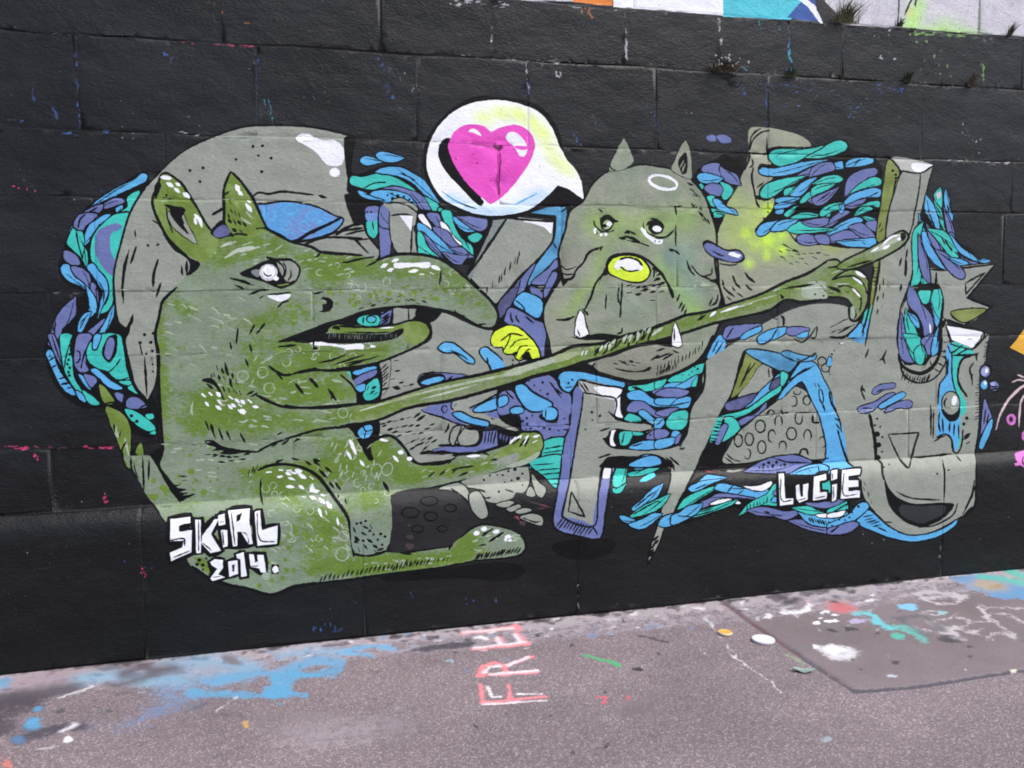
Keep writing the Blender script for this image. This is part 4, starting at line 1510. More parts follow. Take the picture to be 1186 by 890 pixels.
f K 570,150 610,190 650,185 620,205 690,220 640,240 700,245 660,262 750,250 690,285 640,305 600,240
@P
f K 323,396 363,381 377,375 400,367.5 417,361 434,357 456,354.5 481,353.5 505,357 512,361 503,372 494,375 479,372 456,377 434,379.5 400,378 384,380 378,386 365,391 345,395
@C2
F T 9 80,718 130,688 220,688 240,720 220,750 120,752
o K 9 34 24 0 178,712
e B 20 12 0 182,708
t K 8 125,695 120,745
p U 248,662 318,650 302,738 240,750
h K 11 5 60,-38 245,690 245,770
f G 330,642 430,640 490,645 480,690 400,732 330,740
s K 12 325,640 320,745
s K 9 435,640 435,720
f K 490,640 540,645 545,710 500,715 480,690
@B2
f BG 950,785 1000,752 1100,757 1190,760 1190,805 1000,805
@C2
f BG -5,755 100,765 200,770 400,745 480,720 560,742 588,800 560,850 500,890 400,850 390,790 330,800 -5,808
t W 10 220,770 330,768
@P
s K 2.2 392,378 434,379 456,376.5 479,371 494,375 499,385 494,394 484,401 451,415.5 434,421 404,426
f K 340,396 365,389 384,386 420,387 450,386.5 460,382 467,380.5 467,386 456,393 420,397.5 380,398
@B2
h GT 4 16 -6,36 960,808 1180,815
f K 975,775 990,755 1020,760 1035,785 1000,780
@C2
h GT 4 20 -6,32 10,825 350,810
t K 8 0,800 200,805 330,800
@B3
f W 820,45 880,38 1050,58 1190,52 1190,85 1050,80 960,62 880,62
s K 12 850,-10 850,70
f K 840,90 855,65 880,85
t K 9 605,35 700,20 850,15
s K 12 610,70 730,58
@C3
f W -5,60 120,53 130,75 -5,90
e W 20 8 0 190,68
t K 8 0,170 130,125
t K 8 0,185 180,150 230,130
@B3
t K 10 880,180 980,160 1070,125
t K 9 985,195 1090,160 1186,130
t K 10 1080,200 1186,170
s K 15 540,200 590,240 650,265 700,260
s K 13 700,260 780,235 870,218
f K 740,258 800,235 870,222 960,222 1186,195 1186,225 1040,240 960,245 860,240
t K 8 590,240 640,300
s K 12 1030,260 1110,330 1150,400 1150,460
t K 16 820,285 880,350
t K 14 720,320 780,395
t K 13 950,360 1005,440
t K 10 980,395 970,435
e BG2 26 28 0 1040,415
o BL 7 35 35 0 500,245
o BL 7 38 35 0 362,270 545,355
o BL 7 34 34 0 1050,525
o BL 6 28 28 0 1128,555
s BL 8 440,290 425,330 445,350
t BL 12 20,450 10,510 20,545
t BL 10 435,170 465,130
t BL 9 490,185 570,135
s BL 6 680,320 740,290 750,330
@B3
s K 16 450,400 530,440 640,482 760,490 900,485 1030,475 1150,462
t K 12 390,400 440,375
t K 10 415,415 470,385
s K 13 460,795 560,740 720,685 880,640 1080,620 1190,605
f K 100,720 150,710 220,750 300,770 380,780 470,790 460,800 380,800 280,810 200,805 230,785 150,785 180,765 130,750
h K 14 5 42,3 105,808 300,828
h K 12 3 48,-4 190,862 340,850
t K 14 370,812 410,805
t K 13 155,825 175,825
t K 11 560,760 600,735
t K 11 630,745 680,710
t K 11 715,725 760,690
t K 11 600,675 635,655
h K 11 2 28,70 105,580 145,600
h K 11 3 32,80 140,610 250,645
t K 12 345,665 380,730
f K 80,300 140,285 185,320 240,440 210,410 170,340
t K 12 115,325 160,360
h K 16 4 10,40 180,195 290,250
h K 15 4 14,36 195,265 310,300
h K 15 4 14,34 220,345 340,370
h K 15 3 10,30 140,260 160,250
t K 13 240,180 260,270
t K 12 215,220 235,250
t K 12 270,310 295,355
t K 12 315,375 325,400
h K 11 2 10,52 275,40 320,-10
t K 11 410,50 422,115
t K 11 380,155 402,210
@B2
t K 11 330,770 318,880
t K 11 445,745 410,810
t K 11 518,735 455,815
t K 13 275,430 360,450 435,480
t K 10 305,475 375,505
t K 11 400,545 480,515 545,508
t K 9 475,570 510,548
t K 13 540,540 620,540 690,525
f W 530,550 600,545 690,540 680,565 620,590 570,575
t K 10 600,635 640,595 685,582
t K 9 845,540 920,520 
s K 9 1045,322 1110,315 1186,292
t K 12 860,290 900,255
t BL2 14 130,210 180,260
t BL2 14 210,215 290,180
t BL2 22 240,290 330,240 480,215
@B3
h W 28 3 26,22 82,390 175,385
h W 24 3 24,26 105,450 190,435 260,470
h W 26 4 30,24 265,410 330,440 400,430
h W 20 3 34,22 285,460 340,470 350,500
t W 18 430,480 470,485
t W 20 175,475 215,500
t W 22 330,505 375,530
e W 9 9 0 318,435
#painted_beast/eye
@B2
f K 340,397 430,350 520,308 620,293 700,300 750,340 762,380 735,450 690,482 620,502 520,462 450,440 360,415
f G 600,312 690,312 745,360 732,430 690,465 640,420
f G2 420,380 480,372 475,420 440,410
s K 10 600,310 640,350 650,400 640,430
s K 9 640,320 660,360 650,420
s K 9 690,375 695,410 670,450
f K 600,440 690,455 720,440 690,480 620,480
e WG 62 58 0 540,390
e W 45 45 0 540,385
e W 20 16 0 590,430
s K 9 505,385 520,410 545,415 560,405
s K 11 590,340 610,380 600,420
t BG 10 600,480 680,470
s K 14 525,285 600,303 700,300
#painted_beast/nostril
@B2
f K 905,560 940,560 978,580 982,620 950,660 880,660 910,650 910,610 940,600
s K 9 900,572 940,575 970,600
s BL 6 905,580 940,590
#painted_beast/ear
@A1
f BG 870,550 900,537! 950,560 1010,610 1075,710 1130,800 1180,890 1240,960 1260,1040 1180,1150 1080,1120 1000,1060 920,980 860,885 815,770 812,700 840,640
s K 15 865,548 900,535 950,560 1010,610 1075,710 1130,800 1180,890 1215,935
s K 15 865,548 838,640 812,700 815,770 860,885 920,985 980,1050 1060,1120
@A2
F G 8 915,-20 940,60 1000,120 1100,190 1115,190 1090,130 1050,60 1010,-20
f K 930,-30 1000,-60 1040,-40 1010,20 1060,130 1000,80 950,20
@A1
s K 9 905,770 915,850 950,950
f K 890,750 960,765 1020,775 1000,800 1030,890 990,870 930,790
t W 24 865,565 940,575
t W 24 905,605 950,630
t W 24 960,640 995,670
t W 20 970,605 1000,625
t W 26 1020,675 1065,705
t W 26 1100,820 1130,860
f K 820,640 850,590 870,620 850,680 830,720
d K 10 905,690
t K 9 880,705 940,715
@A2
t W 24 1100,20 1110,60
t W 20 1130,10 1150,80
#painted_beast/ear
@B1
f BG 280,528! 345,590 430,710 500,860 530,930 400,980 260,970 235,880 235,780 230,670 250,590
s K 16 280,526! 345,590 430,710 500,860 535,932
s K 16 280,526 250,590 230,670 235,780 235,880 262,960 300,970
t W 30 315,620 340,665
t W 24 330,660 360,690
t W 24 395,725 415,740
t W 24 385,750 425,805
t BL 12 385,800 430,850
t BL 12 350,845 420,890
h K 16 3 15,32 280,790 330,810
h K 14 3 12,30 265,720 255,860 310,870
t K 12 235,690 270,665
@B2
h K 18 4 22,30 265,20 360,45
t K 18 290,90 320,110
t K 14 340,100 360,115
s K 12 300,130 340,125 395,135
f K 140,120 170,70 220,30 250,60 280,110 300,130 240,150 200,160
f UD 160,120 200,75 240,65 280,110 250,140 180,150
s K 10 455,90 500,85 530,92
#painted_beast/foot
@C4
f BT 430,650 440,590 500,550 580,492 650,468 760,482 870,515 925,570 930,630 890,665 780,688 600,702 450,725
b BL 2.4 10 -10 8 590,480 760,490 900,540 900,660 600,690
b BG2 1.8 8 -10 5 600,600 860,580 860,640 620,680
b BL2 2 7 -20 4 600,500 880,540 880,600 620,560
e W 22 16 -20 655,492 605,520
e W 24 14 -10 740,510 820,545
e W 14 10 0 835,570 805,565
s K 12 640,540 690,505 720,490
t K 13 690,580 750,540 790,515
t K 9 620,605 670,600
h K 11 15 30,-45 590,705 700,690 880,660
t K 13 415,635 430,600 460,560
h K 10 12 22,-38 0,785 100,760 260,735
h K 9 6 16,-28 270,730 430,710
t K 14 70,650 160,665
t K 12 370,610 385,595
#painted_beast/foot
@C3
t W 22 1130,735 1186,690
@D3
f BG -10,785 60,745 130,672 200,662 270,672 290,740 270,790 180,840 60,870 -10,880
f BL 40,890 180,835 270,790 262,815 200,865 80,900
t W 20 95,720 145,680
t W 18 150,740 190,680
t W 18 220,690 265,680
t W 14 220,730 250,715
s K 10 80,740 130,700
t K 10 130,760 170,700
t K 10 165,760 195,690
@C3
s K 10 880,800 930,795 990,815
f W 830,820 900,810 930,820 860,832
f G 1000,850 1080,830 1186,800 1186,850 1080,880
t K 11 1000,850 1050,845
@C4
f G 170,-10 300,-20 460,-5 440,10 330,25 240,38 200,30
s K 11 150,-10 200,40 270,40 440,15 460,-5
t K 9 410,45 440,10
h K 10 3 40,-35 270,135 430,110
t K 10 430,90 500,70 590,60
t K 10 480,130 550,100
#painted_beast
@B4
s K 24 110,90 180,60 260,48 360,55 440,80 520,130 580,200 630,270 690,350 730,420 745,500 760,600 770,680
h K 9 3 -10,40 50,85 110,50
t K 9 130,150 130,250 145,330
s K 14 770,665 860,675 940,660 1000,640
t K 14 490,20 540,60
t K 12 435,25 480,55
t K 14 530,85 585,140
t K 12 570,65 620,105
t K 12 600,165 635,215
t K 12 640,170 680,225
t K 11 230,35 285,15
t K 11 340,5 395,18
t K 11 490,10 540,30
h K 11 2 10,40 660,250 710,280
t K 22 970,165 1010,235
f DG 760,430 850,440 930,480 990,600 930,650 850,670 770,640 750,520
d K 11 790,455 850,437 880,505 905,530 955,525 935,565 780,580 835,572 985,545 965,600 818,450
h K 15 3 35,25 820,515 900,600
h K 15 3 30,32 775,540 845,605 910,635
h K 14 3 15,35 765,480 790,615 800,620
t K 13 830,470 870,490
t K 12 880,460 895,490
t K 12 930,640 975,625
o BL 7 35 45 20 925,90 1000,80
o BL 8 45 45 0 690,665
o BL 8 34 34 0 700,540
o BL 8 44 50 0 300,490
h K 10 22 20,-42 535,855 640,835 860,800 1180,735
e BG2 18 18 0 310,775 280,828 120,880 320,622 320,545
e BG2 20 22 0 455,540 370,515 680,180
h W 26 3 34,-2 165,100 255,140 310,95
h W 20 3 36,12 300,105 370,100
t W 26 390,115 440,145
t W 20 320,140 365,155
t W 20 305,200 360,205
t W 24 395,195 425,215
t W 20 255,85 285,90
t W 20 365,85 415,95
t W 18 465,130 490,150
f W 465,235 485,180 505,220 535,225 520,245 490,240
t W 22 470,270 510,285
t W 18 545,255 570,265
t W 26 530,280 570,315
t W 24 585,305 615,350
t W 18 530,350 545,405
t W 14 575,365 585,395
t W 14 655,415 665,465
t W 8 410,270 440,275
@B3
t W 20 1105,720 1140,810
t W 18 1080,805 1110,835
@C3
t W 22 30,710 60,770
t W 18 10,790 40,840
t W 18 330,820 365,860
e W 20 14 0 380,795 440,840
e W 30 10 10 265,712
t W 18 100,850 130,890
@A4
e BG2 24 22 0 720,100 808,240
e BG2 18 18 0 460,160
f BG2 415,260 490,260 470,300
e BG2 30 26 0 1090,100
h K 11 3 8,-38 1110,130 1190,95
f BG2 500,200 540,190 570,240 520,235
t K 8 640,130 690,130
t K 8 660,160 690,155
@C2
h K 11 5 32,-10 90,640 260,605 430,585
h K 11 4 30,-8 150,610 290,575 360,555
h K 11 4 32,12 410,575 430,560 480,595 520,585
f W 330,345 340,325 480,325 580,320 582,345 560,362 480,350 400,360 340,360
t W 24 245,355 290,330
t W 22 320,315 365,300
t W 22 290,378 330,365
t W 20 435,385 500,375
t W 22 590,345 650,370
t W 16 510,400 540,405
t W 14 580,390 610,405
e W 14 12 0 605,352
t K 9 655,380 648,480
f K 745,640 770,665 830,690 770,690
t K 10 145,350 210,315 230,300
s K 11 0,322 90,300 200,282
t K 8 900,750 970,745
e BG2 20 18 0 630,572 300,535 475,525
e BG2 18 10 15 545,565 60,620
e BG2 14 14 0 800,560 30,590
#painted_beast/arm
@P
f BA 414,467.5 439,465 481,452.4 518,442 552,435.5 600,424 614,419.5 641,412 664,402 698,398.4 713,392.5 749,383 780,371.4 794,366 817,362 841,354.5 878,342.7 912,326.8 935,317.5 960,302 963,335 963,345 945,348 929,350 910,346.5 891,359 854,368 821,376 794,385 760,395 749,396.7 725,403.5 698,413.6 674,420 647.5,428.8 614,437 600,442 568.6,451 525,463 472.5,472.6 439,486 416,490 408,480
s K 3 330,469.5 350,472.5 385,472 414,468 439,465 481,452 518,441.5 552,435 600,423.5 614,419 641,411.5 664,401.5 698,398 713,392 749,382.5 780,371 794,365.5 817,361.5 841,354 878,342 912,326 935,317 960,301.5
s K 3 394,494 439,486.5 472.5,473 525,463.5 568.6,451.5 600,442.5 614,437.5 647.5,429.3 674,420.5 698,414 725,404 749,397.2 760,395.5 794,385.5 821,376.5 854,368.5 891,359.5 910,348 929,350.3 945,348.5 963,345
@C3
t BLH 14 170,490 480,400 760,335 1186,245
t BL2 10 520,430 700,385 900,330
t BL2 10 100,510 300,450
@D3
t BLH 40 -10,275 200,210 430,140 560,110
t W 18 555,130 570,100
t W 18 580,125 592,98
h BL2 15 4 35,-40 710,75 870,15
t K 10 640,110 720,45
t K 10 730,85 770,50
s K 11 640,128 668,104 690,62
s K 11 700,120 728,92 742,44
s K 11 752,100 782,70 800,22
t BL2 16 676,100 700,62
t BL2 16 738,88 760,44
s K 10 790,75 840,10
s K 10 870,75 890,20
h K 9 3 25,-50 930,50 1010,20
@D2
h BL2 18 5 20,-45 840,870 1010,806
s K 10 905,872 925,840 930,800
s K 10 955,860 980,826 985,785
t BL2 14 880,868 905,822
t BL2 14 935,862 955,806
s K 9 850,880 870,840
s K 9 1010,860 1050,770
t BL2 18 1040,820 1110,770
@E2
t BL2 18 0,800 30,780
t W 20 370,690 410,660
t W 12 440,665 560,625 660,600
t BLH 12 560,625 740,570 830,545
t K 12 285,720 340,680
t K 9 300,690 325,670
f BL 1000,500 1080,450 1186,470 1186,560 1090,570 1010,560
h K 13 4 20,14 1100,450 1170,530
t K 10 870,500 960,490 1090,470
f K 850,540 880,560 860,575
t BL 10 800,520 850,500
e K 8 8 0 1150,550 1090,540
@P
#painted_bulldog/tusk
@E2
F W 10 130,730! 150,780 168,840 175,888! 150,903 112,890! 110,840 118,780
t K 7 125,770 125,860
#painted_beast/hand
@G2
f BA -10,190 60,185 100,210 150,240 210,255 250,300 278,370 265,460 230,550 185,605 150,598 135,540 150,490 120,450 60,435 -10,442
s K 12 -10,190 50,182 100,215
s K 12 20,325 80,280 150,250 210,258 255,300 275,330
s K 10 30,320 100,300 180,300 240,350 262,420
s K 10 60,370 130,365 200,410 220,470 210,540
s K 12 -10,440 60,440 120,455 150,495 185,560 160,600
s K 14 275,340 268,460 232,550 185,605 150,598 138,550 140,500
f BL 150,520 165,500 180,550 170,590 150,585
t W 20 185,265 250,305
t W 14 165,305 230,350
t W 12 160,380 215,440
t K 16 -10,370 40,385 80,400
h K 11 3 32,6 -5,410 110,400
t K 10 -10,240 60,230 100,220
t BL 9 20,280 100,245
t BL 9 40,350 140,350
h K 11 6 28,-12 10,650 100,600
h K 11 6 28,-12 0,690 150,640
t K 10 60,690 150,640
t K 10 190,610 230,570
s K 12 0,715 100,715 180,650 235,570
#painted_beast/staff
@P
F BA 3 970,310 978.5,303 1007,289 1027,278 1037,272 1046,269 1051,274 1046,282 1039,288 1011,302.5 985,311
@G2
t BLH 26 300,130 420,70 500,30
t W 18 370,110 420,85
t W 14 290,130 340,100
e W 22 12 -30 488,38
t K 9 130,235 250,200 300,190
@G1
f K 610,775 640,770 650,800 620,830
t W 14 480,860 550,800 610,785
#signature
@A4
c K 58 575,420 710,405 715,450 640,475 640,510 725,500 720,650 580,710 575,670 665,620 675,570 575,580
c K 58 750,430 785,430 785,650 755,655
c K 58 790,530 880,430 905,435 850,530 925,640 855,655 790,590
c K 54 905,400 950,385 955,460 910,465
c K 54 925,500 965,500 970,610 940,615
c K 58 975,365 1120,350 1115,450 1090,470 1140,595 1010,610
c K 46 850,720 880,700 935,705 935,760 950,825 865,845
c K 46 975,715 1035,705 1040,800 985,820
c K 46 1030,665 1080,650 1100,815 1065,820
@B4
c K 54 90,375 125,365 135,500 245,470 240,590 110,605
c K 46 50,665 150,670 165,790 130,790 65,750
c K 30 215,745 245,745 245,790 215,790
@A4
q BG2 740,690 790,680 830,720 850,800 800,780
d K 14 775,705 800,740 760,735
d K 9 825,695 840,750 800,770
q W 577,425 712,407 715,448 636,470 636,512 725,500 720,650 582,712 575,655 660,618 668,572 577,575
s K 7 640,470 700,455
s K 9 575,570 670,560 675,610
s K 7 590,690 715,640
q W 748,430 785,430 787,655 755,658
s K 7 770,435 772,645
q W 795,540 880,425 907,425 855,530 925,640 855,658 790,590
s K 6 820,500 865,445
s K 6 800,590 860,640
q W 905,400 948,385 955,460 910,468
s K 6 915,445 945,440
q W 925,500 965,500 972,610 940,618
s K 5 935,510 945,600
q W 975,365 1122,350 1117,452 1095,470 1142,595 1115,597 1062,510 1036,510 1038,607 1008,612
q K 1030,400 1072,380 1055,430 1032,445
s K 7 995,375 1020,600
s K 7 1070,515 1105,530 1115,590
q W 850,720 880,700 937,705 937,760 905,803 952,825 865,848 852,832 900,765 862,742
s K 5 870,825 920,818
q W 973,715 1037,705 1042,800 983,822
q K 1000,740 1020,733 1015,785 1003,785
q W 1030,668 1080,650 1102,815 1065,822 1058,700 1035,692
@B4
q W 88,375 125,365 137,500 247,468 242,592 108,607
s K 7 105,380 125,565 225,580
q W -10,460 0,470 50,430 75,590 60,595 20,500
q W 50,665 80,665 92,722 112,716 110,670 150,670 167,790 130,790 122,762 62,752
s K 6 60,750 115,745
e W 22 24 0 232,770
e BL 28 28 0 165,815
#painted_shapes
@C4
f K3 20,270 180,222 340,205 500,180 620,330 700,400 560,480 430,600 300,622 160,640 20,640 30,400
o K 12 60 35 0 150,380
o K 12 45 30 0 290,405
o K 11 40 24 0 200,492
o K 11 42 26 0 425,348
o K 11 60 30 0 280,300
o K 10 34 20 0 370,490
f G 500,165 700,112 960,68 972,150 930,240 870,242 860,272 740,312 660,290 640,250 540,200
s K 9 965,70 975,160 945,240
d K 14 868,82 890,145
d K 9 822,95 785,122 920,112 845,158 757,235 655,155
d K 7 747,122 797,170 695,125 920,190
s K 10 540,210 640,225 665,240
s K 10 640,255 660,280 700,275
s K 9 800,220 860,240
F G 8 345,215 490,178 550,240 550,310 500,265 430,225
s K 9 430,215 500,260 550,310
F G 13 560,250 620,235 672,340 678,400 640,422 590,382 560,310
F G 9 740,325 810,300 862,308 810,342
F G 9 810,355 890,325 912,340 840,372
F G 9 870,372 940,348 982,365 900,387
F G 12 905,412 980,388 1052,410 1055,465 1010,458
s K 8 920,415 1010,445 1045,440
F G 9 985,115 1030,170 1082,220 1050,277 1010,240
F G 8 945,255 975,200 1010,260 980,270
f MK 120,540 150,530 175,545 150,565
f MK 115,600 150,590 180,610 140,635
f MK 130,465 150,462 150,478
f MK 860,410 890,405 900,430 
f MK 900,440 940,445 935,470 905,460
t MK 8 950,300 1030,320 1100,340
t MK 7 1010,350 1080,350
#painted_bubble
@G3
f K 1032,240 1045,200 1080,190 1115,205 1118,250 1095,285 1060,285 1038,270
e U 33 38 0 1076,240
e WG 17 22 0 1082,232
e UL 22 28 0 1070,243
e W 13 15 0 1085,235
#painted_bubble
@G3
e K 27 38 0 1070,330
e B 22 32 0 1069,332
e W 12 14 0 1075,318
#painted_bubble
@G3
e K 36 40 0 1138,340
e U 29 33 0 1138,340
e UL 18 14 0 1128,325
t K 8 1105,345 1165,345
t K 8 1110,365 1165,355
#painted_drop
@G3
F U 10 1042,670 1050,560 1072,428 1095,490 1115,560 1060,640
t K 7 1075,500 1062,600
t K 7 1095,530 1080,600
F B 11 1032,762 1040,710 1100,580 1122,568 1117,620 1070,742 1050,772
"""

# ------------------------------------------------------------------ reading the drawing
def spline(pts, corners, closed, step):
    """Catmull-Rom through pts (photo pixels), broken at corners."""
    P = np.asarray(pts, float); n = len(P)
    if n < 3 and not closed:
        L = np.linalg.norm(P[1] - P[0]); k = max(1, int(L / step))
        return P[0] + (P[1] - P[0]) * np.linspace(0, 1, k + 1)[:, None]
    out = []
    segs = n if closed else n - 1
    for i in range(segs):
        p1, p2 = P[i], P[(i + 1) % n]
        p0 = P[i - 1] if (closed or i > 0) else p1 * 2 - p2
        p3 = P[(i + 2) % n] if (closed or i + 2 < n) else p2 * 2 - p1
        d = np.linalg.norm(p2 - p1) + 1e-6
        m1 = (p2 - p0) / (np.linalg.norm(p2 - p1) + np.linalg.norm(p1 - p0) + 1e-6) * d
        m2 = (p3 - p1) / (np.linalg.norm(p3 - p2) + np.linalg.norm(p2 - p1) + 1e-6) * d
        if corners[i]: m1 = (p2 - p1)
        if corners[(i + 1) % n]: m2 = (p2 - p1)
        k = max(1, int(math.ceil(d / step)))
        t = np.linspace(0, 1, k + 1)[:-1, None]
        out.append((2 * t**3 - 3 * t**2 + 1) * p1 + (t**3 - 2 * t**2 + t) * m1 + (-2 * t**3 + 3 * t**2) * p2 + (t**3 - t**2) * m2)
    out = np.concatenate(out)
    if not closed: out = np.concatenate([out, P[-1:]])
    return out
def ribbon(c, w, taper):
    c = np.asarray(c, float)
    keep = np.r_[True, np.linalg.norm(np.diff(c, axis=0), axis=1) > 1e-4]
    c = c[keep]
    if len(c) < 2: return None
    d = np.gradient(c, axis=0); d /= (np.linalg.norm(d, axis=1)[:, None] + 1e-9)
    nrm = np.stack([-d[:, 1], d[:, 0]], 1)
    s = np.r_[0, np.cumsum(np.linalg.norm(np.diff(c, axis=0), axis=1))]; s /= s[-1]
    if taper: hw = w / 2 * np.clip(np.minimum(s, 1 - s) * 5, .18, 1) ** .6
    else: hw = np.full(len(c), w / 2) * np.clip(.55 + np.minimum(s, 1 - s) * 9, 0, 1)
    hw = hw * (1 + .13 * np.sin(s * 9 + c[0, 0]) + .06 * np.sin(s * 23 + c[0, 1]))
    a, b = c + nrm * hw[:, None], c - nrm * hw[:, None]
    e0, e1 = c[:1] - d[:1] * hw[0] * .8, c[-1:] + d[-1:] * hw[-1] * .8
    return np.concatenate([e0, a, e1, b[::-1]])
def ell(cx, cy, rx, ry, ang, step):
    k = max(7, int(6.3 * max(rx, ry) / step)); t = np.linspace(0, 2 * math.pi, k, endpoint=False)
    x, y = rx * np.cos(t), ry * np.sin(t); a = R(ang)
    return np.stack([cx + x * math.cos(a) - y * math.sin(a), cy + x * math.sin(a) + y * math.cos(a)], 1)

def inside(P, Q):
    r = np.zeros(len(P), bool)
    for a, b in zip(Q, np.roll(Q, -1, 0)):
        cnd = ((a[1] > P[:, 1]) != (b[1] > P[:, 1]))
        xi = (b[0] - a[0]) * (P[:, 1] - a[1]) / (b[1] - a[1] + 1e-12) + a[0]
        r ^= cnd & (P[:, 0] < xi)
    return r
TILES = {"A1": (40, 110), "A2": (40, 250), "A3": (40, 390), "B1": (220, 110), "B2": (220, 250), "B3": (220, 390), "A4": (100, 530), "B4": (280, 530),
         "C1": (400, 110), "C2": (400, 250), "C3": (400, 390), "C4": (450, 530), "D1": (580, 110), "D2": (580, 250), "D3": (580, 390), "D4": (600, 530),
         "E1": (760, 110), "E2": (760, 250), "E3": (760, 390), "E4": (780, 510), "G1": (940, 140), "G2": (960, 270), "G3": (960, 390), "G4": (960, 500)}
STEP = 3.0
tile = "P"
CENTRES = {"A1": (85, 330), "A2": (110, 340), "C1": (500, 290), "C2": (520, 300), "E1": (945, 225), "G1": (960, 235), "G2": (1075, 300), "E2": (940, 260), "D4": (780, 560), "E4": (870, 590)}
OPS = []           # (part index, material key, polygon in photo pixels)
PARTS = [("", None)]
cur = 0; ox = oy = 0.0; sc = 1.0
def emit(mat, poly):
    if poly is not None and len(poly) >= 3: OPS.append((cur, mat, poly + rng.normal(0, .17, poly.shape)))
def jig(p, a):
    return p + rng.normal(0, a, p.shape)
for line in ART.strip().splitlines():
    line = line.strip()
    if not line or line.startswith("# "): continue
    if line[0] == "#":
        old = [i for i, q in enumerate(PARTS) if q[0] == line[1:]]
        if old and line[1:] in ("painted_beast", "painted_bulldog"): cur = old[0]
        else: PARTS.append((line[1:], None)); cur = len(PARTS) - 1
        continue
    if line[0] == "@":
        tile = line[1:]
        if line[1:] == "P": ox = oy = 0.0; sc = 1.0
        else: (ox, oy), sc = TILES[line[1:]], 1 / 5.93
        continue
    tk = line.split(); op, mat = tk[0], tk[1]
    nums = [float(v) for v in tk[2:] if "," not in v]
    ink = 1.3 if mat == "K" and op in "sth" and nums and nums[0] * sc < 3.4 else 1.0
    if ink > 1: nums[0] = max(nums[0] * ink, 1.45 / sc)
    pts, cor = [], []
    for v in tk[2:]:
        if "," in v:
            cor.append(v.endswith("!")); x, y = v.rstrip("!").split(","); pts.append((ox + float(x) * sc, oy + float(y) * sc))
    if op == "f": emit(mat, spline(pts, cor, True, STEP))
    elif op == "F":
        w = nums[0] * sc; strand = None
        if PARTS[cur][0] == "swirl_cluster" and mat in ("B", "T", "U") and tile in ("A1", "A2", "C1", "C2", "E1", "G1", "G2", "D4", "E4", "E2"):
            Q = np.array(pts); mid = Q.mean(0); ev, evec = np.linalg.eigh(np.cov((Q - mid).T)); ax = evec[:, 1]
            if ev[1] > 3.2 * ev[0] and ev[1] < 900:
                pr = (Q - mid) @ ax; ends = [int(pr.argmin()), int(pr.argmax())]
                q = CENTRES.get(tile, (600, 400)); e_ = min(ends, key=lambda t_: np.hypot(*(Q[t_] - q)))
                Lq = pr.max() - pr.min(); dirn = Q[e_] - mid; dirn = dirn / np.linalg.norm(dirn)
                Q[e_] = Q[e_] + dirn * Lq * .2 + np.array([-dirn[1], dirn[0]]) * Lq * rng.uniform(-.05, .05)
                pts = [tuple(v) for v in Q]; cor[e_] = True
                sd_ = np.array([-dirn[1], dirn[0]]) * math.sqrt(ev[0]) * rng.choice([-.55, .55])
                if Lq > 9: strand = [mid - dirn * Lq * .22 + sd_, mid + dirn * Lq * .12 + sd_ * 1.1, Q[e_] - dirn * Lq * .08]
        c = spline(pts, cor, True, STEP)
        emit("K", ribbon(np.concatenate([c, c[:3]]), w * 1.75, False)); emit(mat, c)
        if strand is not None: emit("K", ribbon(spline(strand, [0, 0, 0], False, 2), 1.05, True))
    elif op in "pq": emit(mat, spline(pts, [True] * len(pts), True, 6))
    elif op == "s": emit(mat, ribbon(spline(pts, cor, False, STEP), nums[0] * sc, False))
    elif op == "t": emit(mat, ribbon(spline(pts, cor, False, STEP), nums[0] * sc * 1.15, True))
    elif op == "d":
        for p in pts: emit(mat, ell(p[0], p[1], nums[0] * sc, nums[0] * sc * .95, 0, 1.5))
    elif op == "e":
        for p in pts: emit(mat, jig(ell(p[0], p[1], nums[0] * sc, nums[1] * sc, nums[2], 2), .12))
    elif op == "o":
        for p in pts:
            c = ell(p[0], p[1], nums[1] * sc, nums[2] * sc, nums[3], 2)
            emit(mat, ribbon(np.concatenate([c, c[:2]]), nums[0] * sc, False))
    elif op == "a":
        for p in pts:
            c = ell(p[0], p[1], nums[1] * sc, nums[2] * sc, 0, 1.6)
            k = int((nums[3] + p[0] * 7) / 360 * len(c)) % len(c); c = np.roll(c, k, axis=0)
            emit(mat, ribbon(c[: int(len(c) * .78)], nums[0] * sc, True))
    elif op == "h":
        w, n = nums[0], int(nums[1]); off = (np.array(pts[0]) - [ox, oy]); path = np.array(pts[1:])
        s = np.r_[0, np.cumsum(np.linalg.norm(np.diff(path, axis=0), axis=1))]
        for q in np.linspace(0, s[-1], n):
            a = np.array([np.interp(q, s, path[:, 0]), np.interp(q, s, path[:, 1])]) + rng.normal(0, .35, 2)
            b = a + off * random.uniform(.8, 1.15) + rng.normal(0, .3, 2)
            emit(mat, ribbon(spline([a, b], [0, 0], False, STEP), w * sc * random.uniform(.85, 1.15), True))
    elif op in "RSb":
        Q = np.array(pts); lo, hi = Q.min(0), Q.max(0); done = 0
